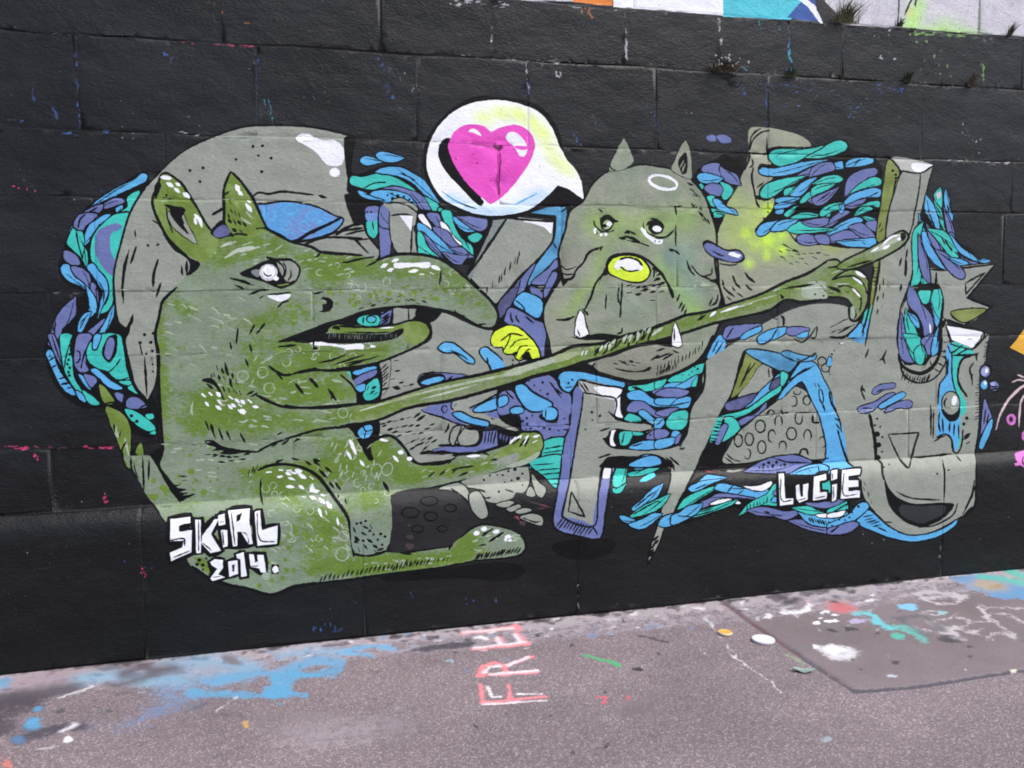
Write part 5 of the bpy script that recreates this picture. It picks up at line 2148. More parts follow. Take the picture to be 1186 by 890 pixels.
        for _ in range(4000):
            if done >= int(nums[-1]): break
            p = rng.uniform(lo, hi)
            if not inside(p[None], Q)[0]: continue
            done += 1
            if op == "R":
                r = rng.uniform(nums[1], nums[2]); c = ell(p[0], p[1], r, r * rng.uniform(.8, 1.1), 0, 1.6); c = np.roll(c, rng.integers(len(c)), axis=0)
                emit(mat, ribbon(c[: int(len(c) * rng.uniform(.7, 1.0))], nums[0], True))
            elif op == "S":
                r = rng.uniform(nums[0] * .5, nums[0] * 1.2); emit(mat, jig(ell(p[0], p[1], r * rng.uniform(.8, 1.3), r, rng.uniform(-40, 40), 1.6), r * .09))
            else:
                a = R(nums[2] + rng.normal(0, 12)); L = nums[1] * rng.uniform(.5, 1.2); d = np.array([math.cos(a), math.sin(a)]) * L / 2
                emit(mat, ribbon(spline([p - d, p + rng.normal(0, L * .06, 2), p + d], [0, 0, 0], False, 2), nums[0] * rng.uniform(.6, 1.2), True))
    elif op == "c":
        c = spline(pts, [True] * len(pts), True, 6); emit(mat, c)
        emit(mat, ribbon(np.concatenate([c, c[:2]]), nums[0] * sc, False))

# old coats showing through the black, mostly along the joints
cur = 0
def chip(mat, x, y, rx, ry, ang=0):
    k = 9
    t = np.linspace(0, 2 * math.pi, k, endpoint=False) + rng.normal(0, .15, k)
    r = rng.uniform(.45, 1.15, k); a = R(ang)
    px, py = rx * r * np.cos(t), ry * r * np.sin(t)
    OPSB.append((0, mat, np.stack([x + px * math.cos(a) - py * math.sin(a), y + px * math.sin(a) + py * math.cos(a)], 1)))
OPSB = []
def chips(mat, x0, y0, x1, y1, n, rx, ry, spread, ang=0):
    for i in range(n):
        f = random.random()
        chip(mat, x0 + (x1 - x0) * f + random.gauss(0, spread), y0 + (y1 - y0) * f + random.gauss(0, spread), rx * random.uniform(.4, 1.2), ry * random.uniform(.4, 1.2), ang + random.uniform(-15, 15))
chips("_B", 88, 60, 92, 146, 16, 1.3, 4.5, .8); chips("_B", 298, 62, 299, 110, 9, 1.3, 5, .4)
chips("_B", 36, 104, 38, 116, 4, 1.4, 4, 1.0); chips("_B", 62, 124, 68, 138, 5, 1.8, 4, 1.2, -15); chips("_B", 66, 153, 92, 157, 5, 5, 1.6, .6)
chips("_B", 0, 138, 30, 141, 6, 3, 1.3, 1); chips("_B", 120, 152, 128, 155, 3, 4, 1.6, .6); chips("_C", 308, 118, 316, 140, 9, 1, 3, 2.2)
chips("_B", 192, 58, 202, 72, 7, 2, 2.4, 3); chips("_M", 205, 48, 300, 55, 10, 5, 1.0, .6); chips("_O", 244, 4, 258, 14, 4, 1.6, 3, 2)
chips("_O", 282, 27, 290, 29, 3, 4, 1.4, .6); chips("_W", 60, 38, 90, 43, 4, 4, .9, .5); chips("_W", 200, 152, 230, 156, 3, 4, 1.0, .5)
chips("_M", 4, 518, 136, 519, 26, 4.5, 1.4, .8); chips("_M", 38, 527, 44, 533, 4, 2, 2.4, 1.2); chips("_M", 6, 213, 60, 228, 5, 1.8, 1.8, 2)
chips("_M", 81, 339, 83, 345, 3, 2, 2.5, .8); chips("_M", 120, 572, 124, 584, 5, 1.8, 2.2, 1.2); chips("_M", 165, 652, 169, 672, 6, 1.8, 2.4, 1.4)
chips("_B", 440, 68, 452, 84, 5, 2, 3, 2, 20); chips("_B", 446, 98, 456, 114, 7, 2, 3, 1.6, -30); chips("_W", 468, 88, 486, 110, 9, .8, 2.4, 4)
chips("_W", 535, 66, 690, 74, 26, 5, 1.1, 1); chips("_W", 610, 74, 612, 110, 10, 1.3, 4, .7); chips("_B", 611, 96, 613, 112, 4, 1.2, 3, .6)
chips("_W", 570, 28, 569, 54, 6, 1.1, 3.4, .6); chips("_W", 642, 80, 650, 95, 5, 1.4, 3, 1.6, -30); chips("_W", 724, 12, 726, 74, 14, 1.2, 5, .5)
chips("_B", 757, 120, 762, 156, 8, 1.1, 3.4, 1.6); chips("_B", 664, 155, 672, 168, 4, 1.1, 3, 1, -20); chips("_B", 640, 110, 720, 140, 9, 1.4, 1.4, 8)
chips("_W", 832, 22, 835, 50, 8, 1.8, 4.5, .8); chips("_C", 914, 30, 916, 84, 15, 1.4, 4.5, .8); chips("_C", 870, 24, 930, 36, 20, 1.3, 1.4, 5)
chips("_B", 888, 90, 889, 150, 12, .9, 4, .5); chips("_B", 855, 98, 863, 108, 6, 2.2, 3.2, 1.6, 30); chips("_C", 852, 78, 866, 82, 4, 2.4, 1.6, 1.4)
chips("_B", 896, 100, 1010, 128, 30, 3.4, 1.0, 9); chips("_B", 1016, 99, 1056, 108, 12, 2.8, 1.6, 3); chips("_W", 1030, 96, 1112, 102, 12, 2, 1.2, 1.4)
chips("_W", 974, 50, 976, 60, 3, 1.1, 3, .5); chips("_G", 1062, 44, 1100, 84, 16, 1.5, 2.6, 8); chips("_G", 1137, 66, 1140, 100, 12, 1.2, 3.4, 1)
chips("_W", 1000, 32, 1030, 62, 14, 2.2, 1.8, 9); chips("_G", 1050, 37, 1130, 43, 26, 4, 2.2, 1.2); chips("_W", 1130, 42, 1150, 50, 7, 2.4, 2, 2)
chips("_W", 1118, 150, 1132, 180, 16, 1, 1.6, 4); chips("_W", 1078, 186, 1170, 189, 14, 5, 1.0, .7); chips("_G", 1118, 185, 1124, 188, 3, 3, 1.6, .6)
chips("_W", 660, 8, 800, 14, 14, 6, 1.2, 1.2); chips("_O", 672, 8, 690, 22, 9, 2, 3, 3); chips("_W", 520, 2, 610, 6, 20, 4, 1.6, 2)
chips("_W", 669, 670, 670, 704, 8, .9, 3.6, .4); chips("_B", 572, 694, 574, 698, 3, 2, 2, 1); chips("_W", 1088, 632, 1092, 645, 6, 1.8, 3, 1.4)
chips("_W", 60, 339, 96, 340, 6, 5, .6, .3); chips("_B", 470, 690, 560, 700, 7, 1, 1.6, 6); chips("_B", 367, 728, 395, 728, 12, 1.6, 3, 2)
chips("_W", 690, 120, 1100, 140, 26, .8, .8, 24); chips("_W", 90, 120, 420, 110, 26, .8, .8, 26); chips("_W", 30, 600, 420, 700, 16, .7, .7, 24)
chips("_W", 900, 640, 1150, 600, 18, .7, .7, 14); chips("_B", 430, 120, 490, 150, 8, 1, 1.4, 12); chips("_M", 620, 200, 680, 205, 4, 3, .8, 2)
chips("_D", 840, 92, 866, 96, 8, 6, 3, 3); chips("_D", 952, 28, 990, 32, 8, 5, 2, 1); chips("_D", 570, 60, 690, 76, 20, 6, 1.4, .8); chips("_D", 860, 84, 1010, 93, 26, 6, 1.6, .7)
chips("_D", 1010, 95, 1186, 104, 30, 6, 1.6, .7); chips("_D", 910, 24, 1186, 46, 36, 6, 1.4, .6); chips("_D", 0, 34, 260, 52, 22, 6, 1.2, .6)
chips("_D", 163, 600, 170, 756, 26, 1.2, 5, .6); chips("_D", 669, 640, 669, 704, 10, 1.0, 5, .5); chips("_D", 1092, 600, 1090, 660, 10, 1.1, 5, .6); chips("_D", 0, 598, 130, 592, 10, 7, 1, .6)
chips("_D", 90, 48, 92, 146, 10, 1.0, 6, .4); chips("_D", 0, 150, 236, 156, 20, 7, 1.2, .6); chips("_D", 0, 228, 90, 230, 8, 8, 1, .4); chips("_D", 690, 170, 1186, 188, 20, 7, 1, .6); chips("_D", 0, 521, 170, 517, 10, 7, 1, .6)
# rubbed paint along the bed joints inside the painting
RUB = []
for (xa, ya, xb, yb, n) in [(175, 231, 410, 235, 26), (660, 239, 880, 243, 24), (1015, 245, 1080, 246, 8), (130, 337, 570, 334, 44), (600, 334, 960, 333, 36), (1020, 333, 1150, 331, 14), (140, 412, 400, 407, 26), (490, 404, 620, 402, 12), (830, 398, 1140, 391, 30), (185, 516, 430, 505, 24), (680, 492, 1000, 476, 34), (1000, 476, 1130, 471, 12), (215, 160, 400, 163, 16), (500, 165, 640, 170, 10)]:
    for i in range(int(n * .7)):
        f = random.random(); x = xa + (xb - xa) * f; y = ya + (yb - ya) * f + random.choice([-1.2, 1.3]) + random.gauss(0, .3)
        RUB.append((x, y, random.uniform(1.2, 5), random.uniform(.2, .42)))
OPS = OPSB + OPS

# ------------------------------------------------------------------ one planar map of wall and paint
V = []; E = []
def add_chain(P, closed):
    s = len(V); V.extend(map(tuple, P)); n = len(P)
    E.extend((s + i, s + i + 1) for i in range(n - 1))
    if closed and n > 2: E.append((s + n - 1, s))
WOPS = []
for part, mat, poly in OPS:
    w = to_wall(poly)
    w[:, 1] = np.clip(w[:, 1], .004, TOP_Z - .05)
    WOPS.append((part, mat, w)); add_chain(w, True)
for x, y, rx, ry in RUB:
    w = to_wall(jig(ell(x, y, rx, ry, random.uniform(-4, 4), 1.5), .12)); WOPS.append((-1, random.choice(["BL", "BL2", "BL", "K2"]), w)); add_chain(w, True)
VX0, VX1 = -1.7, 5.0
add_chain(np.array([(X0, 0), (X1, 0), (X1, TOP_Z), (X0, TOP_Z)]), True)
for b in range(1, NB - 1):
    for dz in (-JW, 0, JW):
        add_chain(np.stack([knot_x, BED[b] + wob[b] + dz], 1), False)
for (r, xt, xb) in UPR:
    zt, zb = bed_z(r, np.array([xt]))[0] - JW, bed_z(r + 1, np.array([xb]))[0] + JW
    for dx in (-JW, 0, JW):
        add_chain(np.array([(xt + dx, zt), (xb + dx, zb)]), False)
for z in PLX[1:-2]:
    add_chain(np.array([(X0 + .001, z), (X1 - .001, z)]), False)
gx, gz = np.meshgrid(np.arange(VX0, VX1, .026), np.arange(.02, 3.6, .026))
g = np.stack([gx.ravel(), gz.ravel()], 1) + rng.uniform(-.006, .006, (gx.size, 2))
V.extend(map(tuple, g))
gx, gz = np.meshgrid(np.arange(VX0, VX1, .03), np.array(PLX[1:-2]))
V.extend(map(tuple, np.stack([gx.ravel(), gz.ravel()], 1)))
gx, gz = np.meshgrid(np.arange(X0 + .1, X1, .2), np.arange(.1, TOP_Z, .2))
g = np.stack([gx.ravel(), gz.ravel()], 1) + rng.uniform(-.02, .02, (gx.size, 2))
g = g[(g[:, 0] < VX0) | (g[:, 0] > VX1)]
V.extend(map(tuple, g))
res = delaunay_2d_cdt([Vector((float(a), float(b))) for a, b in V], E, [], 0, 1e-5)
CV = np.array([(v.x, v.y) for v in res[0]])
CF = np.array([f for f in res[2] if len(f) == 3], int)
a, b, c = CV[CF[:, 0]], CV[CF[:, 1]], CV[CF[:, 2]]
area = ((b - a)[:, 0] * (c - a)[:, 1] - (b - a)[:, 1] * (c - a)[:, 0])
CF = CF[area > 1e-10]
CEN = (CV[CF[:, 0]] + CV[CF[:, 1]] + CV[CF[:, 2]]) / 3
own = np.zeros(len(CF), int); MATS = ["_"]; mid_ = {"_": 0}; mi = np.zeros(len(CF), int)
order = np.argsort(CEN[:, 0]); CX = CEN[order, 0]
for part, mat, P in WOPS:
    lo, hi = np.searchsorted(CX, P[:, 0].min()), np.searchsorted(CX, P[:, 0].max())
    ids = order[lo:hi]
    z = CEN[ids, 1]; ids = ids[(z >= P[:, 1].min()) & (z <= P[:, 1].max())]
    if not len(ids): continue
    x, z = CEN[ids, 0], CEN[ids, 1]
    wn_ = np.zeros(len(ids), int)
    Q = np.roll(P, -1, axis=0)
    for (x0, z0), (x1, z1) in zip(P, Q):
        if z0 == z1: continue
        cr = (x1 - x0) * (z - z0) - (x - x0) * (z1 - z0)
        if z1 > z0: wn_ += ((z0 <= z) & (z1 > z) & (cr > 0)).astype(int)
        else: wn_ -= ((z1 <= z) & (z0 > z) & (cr < 0)).astype(int)
    hit = ids[wn_ != 0]
    if part < 0:                             # a rub keeps to whatever part it lies on
        hit = hit[own[hit] > 0]
        if mat not in mid_: mid_[mat] = len(MATS); MATS.append(mat)
        mi[hit] = mid_[mat]; continue
    if mat not in mid_: mid_[mat] = len(MATS); MATS.append(mat)
    own[hit] = part; mi[hit] = mid_[mat]
DEP = surface(CV[:, 0], CV[:, 1])
P3 = np.stack([CV[:, 0], Y0 - prot(CV[:, 1]) + DEP, CV[:, 1]], 1)
# deep knocks in the stone round the heart, where the photograph shows broken joint edges
for (px, py, r, dpt) in [(578, 171, 9, .012), (578, 212, 5, .010), (577, 190, 4, .006), (566, 169, 5, .005), (836, 86, 8, .01), (978, 27, 9, .01), (1075, 331, 10, .01), (180, 203, 6, .006), (885, 178, 8, .008), (865, 182, 9, .006)]:
    cpt = to_wall([(px, py)])[0]
    dist = np.hypot(CV[:, 0] - cpt[0], CV[:, 1] - cpt[1]) / (r / 228.0)
    P3[:, 1] += dpt * np.exp(-dist ** 2)

# sprayed soft colour and the beast's green layer, as paint amounts on the vertices
PXY = to_px(P3)
mist = np.zeros((len(P3), 4)); mist[:, :3] = .5
def spray(x, y, rx, ry, rgb, a, ang=0):
    dx, dy = PXY[:, 0] - x, PXY[:, 1] - y; t = R(ang)
    u = (dx * math.cos(t) + dy * math.sin(t)) / rx; v = (-dx * math.sin(t) + dy * math.cos(t)) / ry
    w = a * np.exp(-(u * u + v * v))
    ok = w > .01; w = w[ok, None]; c = np.array(s2l(rgb))[None]
    old = mist[ok]; na = old[:, 3:] * (1 - w) + w
    mist[ok, :3] = (old[:, :3] * old[:, 3:] * (1 - w) + c * w) / np.maximum(na, 1e-4)
    mist[ok, 3:] = na
SHD = (92, 100, 78)
YG, LG, BGN = (222, 242, 110), (140, 172, 74), (118, 150, 132)
for a_, x_, y_ in [(.75, 560, 137), (.8, 580, 131), (.85, 600, 132), (.9, 615, 141), (.85, 628, 154), (.7, 636, 170), (.55, 643, 185), (.5, 652, 192), (.4, 660, 200)]:
    spray(x_, y_, 13, 8, YG, a_, 25)
for x_, y_ in [(525, 232), (545, 242), (565, 246), (590, 245), (612, 236), (625, 226)]: spray(x_, y_, 14, 7, (165, 205, 235), .75)
spray(520, 150, 16, 10, (205, 206, 212), .5, -40); spray(505, 165, 8, 14, (205, 206, 212), .5)
for (x_, y_, rx, ry, c_, a_, g_) in [(705, 256, 24, 14, LG, .75, 0), (757, 258, 20, 14, LG, .75, 0), (735, 272, 26, 12, LG, .45, 0), (688, 262, 10, 14, LG, .5, 0), (785, 258, 18, 20, LG, .5, 0), (800, 250, 14, 14, LG, .35, 0),
        (696, 300, 10, 22, LG, .5, 20), (672, 342, 7, 18, LG, .65, 35), (660, 362, 16, 8, LG, .4, 0), (690, 330, 8, 12, LG, .4, 0), (772, 315, 9, 20, (150, 190, 84), .7, -35), (793, 345, 10, 22, (150, 190, 84), .7, -40), (805, 362, 10, 8, (150, 190, 84), .6, 0),
        (790, 300, 18, 22, BGN, .7, 0), (800, 335, 14, 18, BGN, .6, 0), (725, 355, 22, 16, BGN, .3, 0), (775, 300, 8, 14, (96, 124, 136), .5, 0), (745, 200, 40, 10, (128, 140, 124), .5, 0), (720, 395, 30, 7, LG, .4, 0), (660, 300, 10, 26, (128, 122, 112), .4, 0),
        (775, 355, 12, 12, (124, 122, 116), .5, 0), (868, 262, 40, 22, (168, 190, 86), .55, 0), (890, 280, 26, 18, (172, 205, 80), .6, 0), (850, 225, 12, 16, (150, 172, 84), .5, 0), (880, 245, 18, 14, (176, 200, 90), .55, 0), (915, 290, 20, 14, (150, 176, 80), .4, 0), (965, 285, 14, 10, (150, 170, 80), .7, 0), (843, 250, 10, 16, (150, 172, 84), .4, 0), (850, 280, 14, 14, (160, 180, 84), .4, 0),
        (1010, 330, 10, 30, (150, 165, 100), .4, 10)]:
    spray(x_, y_, rx, ry, c_, a_, g_)
for (x_, y_, rx, ry, a_, g_) in [(703, 250, 13, 4, .6, 10), (760, 254, 13, 4, .6, -8), (731, 272, 10, 5, .45, 10), (702, 320, 6, 22, .35, 25), (775, 325, 6, 20, .3, -25), (652, 310, 7, 24, .45, 8), (822, 330, 6, 20, .35, 0), (725, 372, 40, 5, .35, -4), (735, 432, 44, 8, .5, -6), (690, 412, 20, 6, .35, 10), (806, 225, 9, 22, .35, -25)]:
    spray(x_, y_, rx, ry, SHD, a_, g_)
for x_, y_, r_ in [(890, 279, 6), (864, 270, 4), (907, 273, 4), (906, 290, 4), (888, 297, 3.6), (867, 306, 4), (874, 285, 3), (892, 243, 6), (900, 262, 3)]:
    spray(x_, y_, r_ * 1.3, r_ * 1.3, (196, 236, 60), .95)
LIME = (176, 226, 120)
for (x_, y_, rx, ry, a_) in [(1058, 22, 8, 16, .95), (1066, 8, 7, 14, .7), (1082, 36, 26, 7, .7), (1112, 40, 26, 7, .75), (1096, 28, 18, 10, .4), (1050, 30, 6, 8, .8), (1170, 46, 14, 4, .6), (1055, 12, 4, 6, .5)]: spray(x_, y_, rx, ry, LIME, a_)
spray(1054, 14, 4, 7, (225, 190, 110), .5)
green = np.full(len(P3), .18)
def gblob(x, y, rx, ry, a, ang=0):
    dx, dy = PXY[:, 0] - x, PXY[:, 1] - y; t = R(ang)
    u = (dx * math.cos(t) + dy * math.sin(t)) / rx; v = (-dx * math.sin(t) + dy * math.cos(t)) / ry
    green[:] = green + a * np.exp(-(u * u + v * v))
for bl in [(262, 275, 55, 14, .55, 10), (240, 290, 24, 20, .5, 0), (330, 290, 45, 12, .35, 12), (290, 300, 30, 14, .3, 0), (400, 310, 40, 16, .5, 0), (470, 312, 60, 14, .6, 5), (540, 335, 26, 16, .5, 35), (572, 366, 10, 12, .3, 0), (435, 345, 60, 12, -.05, 0), (375, 318, 25, 20, .55, 0),
           (330, 360, 40, 14, .5, 0), (300, 375, 30, 12, .4, 0), (300, 345, 30, 10, -.1, 0), (330, 400, 50, 14, .55, 0), (380, 418, 50, 16, .6, -10), (440, 408, 40, 10, .5, -15), (490, 383, 14, 14, .6, 0), (300, 430, 45, 22, .5, 0), (350, 450, 50, 18, .6, 0), (385, 455, 30, 14, .5, 0),
           (240, 465, 35, 22, .65, 0), (280, 480, 50, 20, .6, 0), (330, 490, 60, 12, .5, -8), (232, 492, 20, 14, .5, 0), (205, 350, 16, 10, .45, 0), (218, 360, 14, 10, .4, -40), (187, 400, 6, 60, .6, 0), (190, 470, 6, 40, .5, 0), (225, 385, 40, 30, .0, 0),
           (395, 515, 40, 14, .55, 10), (420, 530, 40, 18, .55, 0), (380, 545, 40, 12, .5, 0), (430, 570, 24, 26, .55, 0), (350, 545, 40, 12, .4, 0), (320, 560, 50, 16, .55, 0), (300, 545, 20, 10, .4, 0), (350, 590, 50, 14, .45, 20), (385, 620, 30, 26, .45, 0), (400, 655, 60, 10, .6, -4), (450, 655, 60, 8, .7, -6), (500, 648, 50, 8, .6, -6), (370, 640, 24, 16, .4, 0), (340, 620, 30, 20, .15, 0), (470, 650, 60, 10, .5, -6), (540, 630, 16, 16, .7, 0), (575, 622, 20, 8, .2, 0), (210, 590, 14, 12, .45, 0), (200, 560, 6, 20, .3, 30),
           (495, 548, 40, 9, .7, -8), (550, 540, 40, 8, .6, -12), (590, 525, 30, 8, .5, -15), (560, 558, 60, 5, -.3, -14), (470, 545, 20, 14, .5, 0), (440, 520, 20, 14, .5, 0), (290, 250, 20, 10, .2, 0), (310, 275, 18, 8, .3, 0), (262, 300, 26, 8, .3, 0), (360, 300, 14, 10, .4, 0),
           (500, 455, 120, 8, .5, -17), (650, 422, 80, 8, .6, -17), (740, 392, 60, 10, .7, -15), (830, 364, 60, 8, .6, -15), (900, 340, 40, 10, .6, -15), (945, 335, 24, 8, .1, 0), (975, 330, 20, 20, .5, 0), (1000, 340, 14, 30, .5, 0), (420, 478, 40, 8, .5, -10), (990, 306, 30, 8, .5, -15)]:
    gblob(*bl)
green = np.clip(green, 0, 1)

wall = None; part_objs = {}
LABELS = {"speech_bubble": "white speech bubble with a glossy pink heart", "painted_bulldog": "grey green bulldog face with tusks and a yellow ringed nose",
          "painted_beast": "green long snouted beast sitting and reaching its arm across", "painted_hand": "acid yellow fingers behind the long green arm",
          "painted_band": "white, orange and cyan strip of an older painting above the black field"}
def build_part(pi, name, parent):
    sel = own == pi
    if not sel.any(): return None
    F = CF[sel]; used, inv = np.unique(F, return_inverse=True)
    F = inv.reshape(F.shape)
    F = F[:, ::-1] if FLIP else F
    mm = mi[sel]; um, mloc = np.unique(mm, return_inverse=True)
    vs = P3[used]
    o = mesh_obj(name, vs, F, [PAINT[MATS[u]] for u in um], mloc, parent, True)
    a1 = o.data.attributes.new("mist", 'FLOAT_COLOR', 'POINT')
    cc = np.ones((len(used), 4)); cc[:, :3] = mist[used, :3]
    a1.data.foreach_set("color", cc.astype(np.float32).ravel())
    for nm, ar in (("mist_amount", mist[used, 3]), ("green", green[used])):
        a2 = o.data.attributes.new(nm, 'FLOAT', 'POINT'); a2.data.foreach_set("value", ar.astype(np.float32))
    return o
t0 = CF[0]; nn = np.cross(P3[t0[1]] - P3[t0[0]], P3[t0[2]] - P3[t0[0]]); FLIP = nn[1] > 0
wall = build_part(0, "graffiti_wall", None)
tag(wall, "black painted stone block wall covered by a green beast and bulldog mural", "wall", kind="thing")
names_n = {}
for pi in sorted(range(1, len(PARTS)), key=lambda i: "/" in PARTS[i][0]):
    full = PARTS[pi][0]
    if "/" in full:
        p, n = full.split("/"); par = part_objs[p]
    else: n = full; par = wall
    o = build_part(pi, n, par)
    if o is None: continue
    if full in LABELS and full not in names_n: o["label"] = LABELS[full]
    names_n[full] = 1
    if "/" not in full and full not in part_objs: part_objs[full] = o
# the stone behind the face: ends, top and back
st = NT("stone_core"); nb, _, _ = stone_bump(st); st.set(st.b.inputs["Base Color"], s2l((120, 116, 110))); st.b.inputs["Roughness"].default_value = .9; st.l(nb, st.b.inputs["Normal"])
bx = [(X0, Y0 + .012, 0), (X1, Y0 + .012, 0), (X1, Y0 + .7, 0), (X0, Y0 + .7, 0), (X0, Y0 + .012, TOP_Z - .004), (X1, Y0 + .012, TOP_Z - .004), (X1, Y0 + .7, TOP_Z - .004), (X0, Y0 + .7, TOP_Z - .004)]
mesh_obj("stone_core", bx, [(1, 2, 6, 5), (2, 3, 7, 6), (3, 0, 4, 7), (4, 5, 6, 7)], [st.m], None, wall)
cz = [(x, y, z) for z in (TOP_Z, TOP_Z + .14) for x, y in ((X0 - .03, Y0 - .06), (X1 + .03, Y0 - .06), (X1 + .03, Y0 + .74), (X0 - .03, Y0 + .74))]
mesh_obj("coping", cz, [(0, 3, 2, 1), (4, 5, 6, 7), (0, 1, 5, 4), (1, 2, 6, 5), (2, 3, 7, 6), (3, 0, 4, 7)], [st.m], None, wall)

# ------------------------------------------------------------------ pavement
gx0, gx1, gy0, gy1, gs = -1.7, 5.0, 2.1, 4.40, .0085
nx, ny = int((gx1 - gx0) / gs) + 1, int((gy1 - gy0) / gs) + 1
xs, ys = gx0 + np.arange(nx) * gs, gy0 + np.arange(ny) * gs
XX, YY = np.meshgrid(xs, ys); GP = np.stack([XX.ravel(), YY.ravel(), np.zeros(XX.size)], 1)
GPX0 = to_px(GP)
_nz = lambda f, o: np.array([mnoise.noise((x * f, y * f, o)) for x, y in GP[:, :2]])
GPX = GPX0 + np.stack([_nz(14, 1.0) * 5 + _nz(45, 5.0) * 3, _nz(14, 9.0) * 2.2 + _nz(45, 3.0) * 1.5], 1)
stain = np.zeros((len(GP), 4))
def dist_path(P, pts):
    d = np.full(len(P), 1e9)
    for a, b in zip(pts[:-1], pts[1:]):
        a = np.array(a, float); b = np.array(b, float); ab = b - a
        t = np.clip(((P - a) @ ab) / (ab @ ab + 1e-9), 0, 1)
        d = np.minimum(d, np.linalg.norm(P - a - t[:, None] * ab, axis=1))
    return d
def put(w, rgb, idx):
    c = np.array(s2l(rgb))[None]; w = w[:, None]; old = stain[idx]
    na = old[:, 3:] * (1 - w) + w
    stain[idx, :3] = (old[:, :3] * old[:, 3:] * (1 - w) + c * w) / np.maximum(na, 1e-4)
    stain[idx, 3:] = na
def mark(rgb, a, w, soft, pts, crisp=False):                     # a stroke on the ground, photo pixels, width across in pixels of height
    g = (GPX0 * .75 + GPX * .25 if crisp else GPX) * np.array([1, 2.2]); p = [(x, y * 2.2) for x, y in pts]
    mx = w + soft * 2 + 4
    lo, hi = np.min(p, 0) - mx, np.max(p, 0) + mx
    idx = np.nonzero((g[:, 0] > lo[0]) & (g[:, 0] < hi[0]) & (g[:, 1] > lo[1]) & (g[:, 1] < hi[1]))[0]
    if not len(idx): return
    d = dist_path(g[idx], p)
    put(a * np.clip((w / 2 + soft - d) / (2 * soft + .01) , 0, 1), rgb, idx)
def blob(rgb, a, x, y, rx, ry, ang=0, hard=2.0):
    idx = np.nonzero((abs(GPX[:, 0] - x) < 2.2 * max(rx, ry)) & (abs(GPX[:, 1] - y) < 2.2 * max(rx, ry)))[0]
    if not len(idx): return
    dx, dy = GPX[idx, 0] - x, GPX[idx, 1] - y; t = R(ang)
    q = ((dx * math.cos(t) + dy * math.sin(t)) / rx) ** 2 + ((-dx * math.sin(t) + dy * math.cos(t)) / ry) ** 2
    put(a * np.exp(-q ** hard), rgb, idx)
def base_y(x): return np.interp(x, [0, 152, 270, 400, 602, 800, 988, 1186], [775.5, 765, 750, 734, 716, 695, 676, 652])
LIL, BLU, DK, WH = (162, 153, 157), (88, 150, 188), (66, 62, 70), (215, 212, 216)
# pale wash of old paint along the foot of the wall
for x in range(-20, 1220, 14):
    by = base_y(x)
    blob(LIL, .5, x, by + 7, 16, 8); blob((160, 152, 160), .3, x, by + 22, 18, 14)
for _ in range(260):
    x = random.uniform(-5, 1190); by = base_y(x)
    blob(random.choice([LIL, WH, (150, 145, 155), DK, DK, (120, 140, 165), (190, 165, 165)]), random.uniform(.4, .9), x, by + abs(random.gauss(0, 16)) + 2, random.uniform(2, 7), random.uniform(1, 2.2), random.uniform(-14, 4))
for x in range(-5, 1190, 3):                          # black paint that ran off the wall
    by = base_y(x)
    q = mnoise.noise((x / 31, 2.2, 0)) + .6 * mnoise.noise((x / 8, 5.2, 0))
    blob((22, 22, 23), .97, x, by + random.uniform(-1.5, 1.5) + max(0, q) * 2.5, random.uniform(1.5, 4.5), random.uniform(1.6, 3.4) + max(0, q) * 3)
    if random.random() < .3: blob((58, 54, 58), .7, x, by + random.uniform(2, 9), random.uniform(2, 9), random.uniform(1, 2.2), random.uniform(-12, 2))
for _ in range(420):
    x = random.uniform(0, 1186); by = base_y(x); y = by + 10 + random.expovariate(1 / 45)
    blob(random.choice([DK, DK, (90, 84, 92), (90, 120, 160), (180, 172, 176), (120, 95, 95)]), random.uniform(.3, .7), x, y, random.uniform(1, 4), random.uniform(.7, 1.8), random.uniform(-15, 5))
for _ in range(46):                                   # trodden gum and small tar spots
    x, y = random.uniform(0, 1186), random.uniform(700, 890)
    if y > base_y(x) + 8: blob(random.choice([(84, 78, 83), (96, 90, 94), (168, 160, 165), (70, 66, 70)]), random.uniform(.5, .85), x, y, random.uniform(1.4, 3.6), random.uniform(.8, 1.8), random.uniform(-10, 10), 3)
for _ in range(14): blob(random.choice([(104, 96, 101), (158, 146, 152), (120, 108, 112)]), .34, random.uniform(0, 1186), random.uniform(760, 890), random.uniform(40, 120), random.uniform(10, 24), random.uniform(-12, 4), 1.5)
# blue script at the left
P2 = lambda x, y: (200 + x / 4.236, 700 + y / 4.236)
P0 = lambda x, y: (x / 5.93, 740 + y / 5.93)
mark((120, 165, 190), .6, 26, 12, [P0(560, 280), P0(820, 250), P0(1000, 290), P0(1186, 270)])
mark((115, 160, 190), .65, 24, 14, [P2(0, 300), P2(200, 270), P2(360, 300)])
mark((115, 150, 178), .6, 60, 26, [P2(0, 400), P2(160, 385), P2(330, 360)])
mark((110, 130, 165), .6, 42, 26, [P0(800, 610), P0(950, 560), P0(1186, 440)])
mark(BLU, .62, 20, 6, [P2(110, 440), P2(300, 445), P2(440, 450), P2(640, 445)])
mark(BLU, .62, 17, 6, [P2(190, 380), P2(330, 350), P2(430, 335), P2(500, 350), P2(510, 440)])
mark(BLU, .66, 24, 6, [P2(500, 440), P2(525, 390), P2(545, 340), P2(620, 300), P2(720, 275), P2(800, 285), P2(815, 315), P2(760, 340), P2(660, 345), P2(590, 340)])
mark(BLU, .62, 14, 5, [P2(540, 440), P2(580, 395), P2(600, 340)])
mark((92, 158, 198), .85, 8, 4, [P2(840, 235), P2(900, 215), P2(980, 205), P2(1070, 215)]); mark((92, 158, 198), .85, 8, 4, [P2(835, 240), P2(900, 245), P2(970, 252)])
mark((120, 165, 195), .6, 16, 9, [P2(540, 250), P2(680, 225), P2(830, 235)])
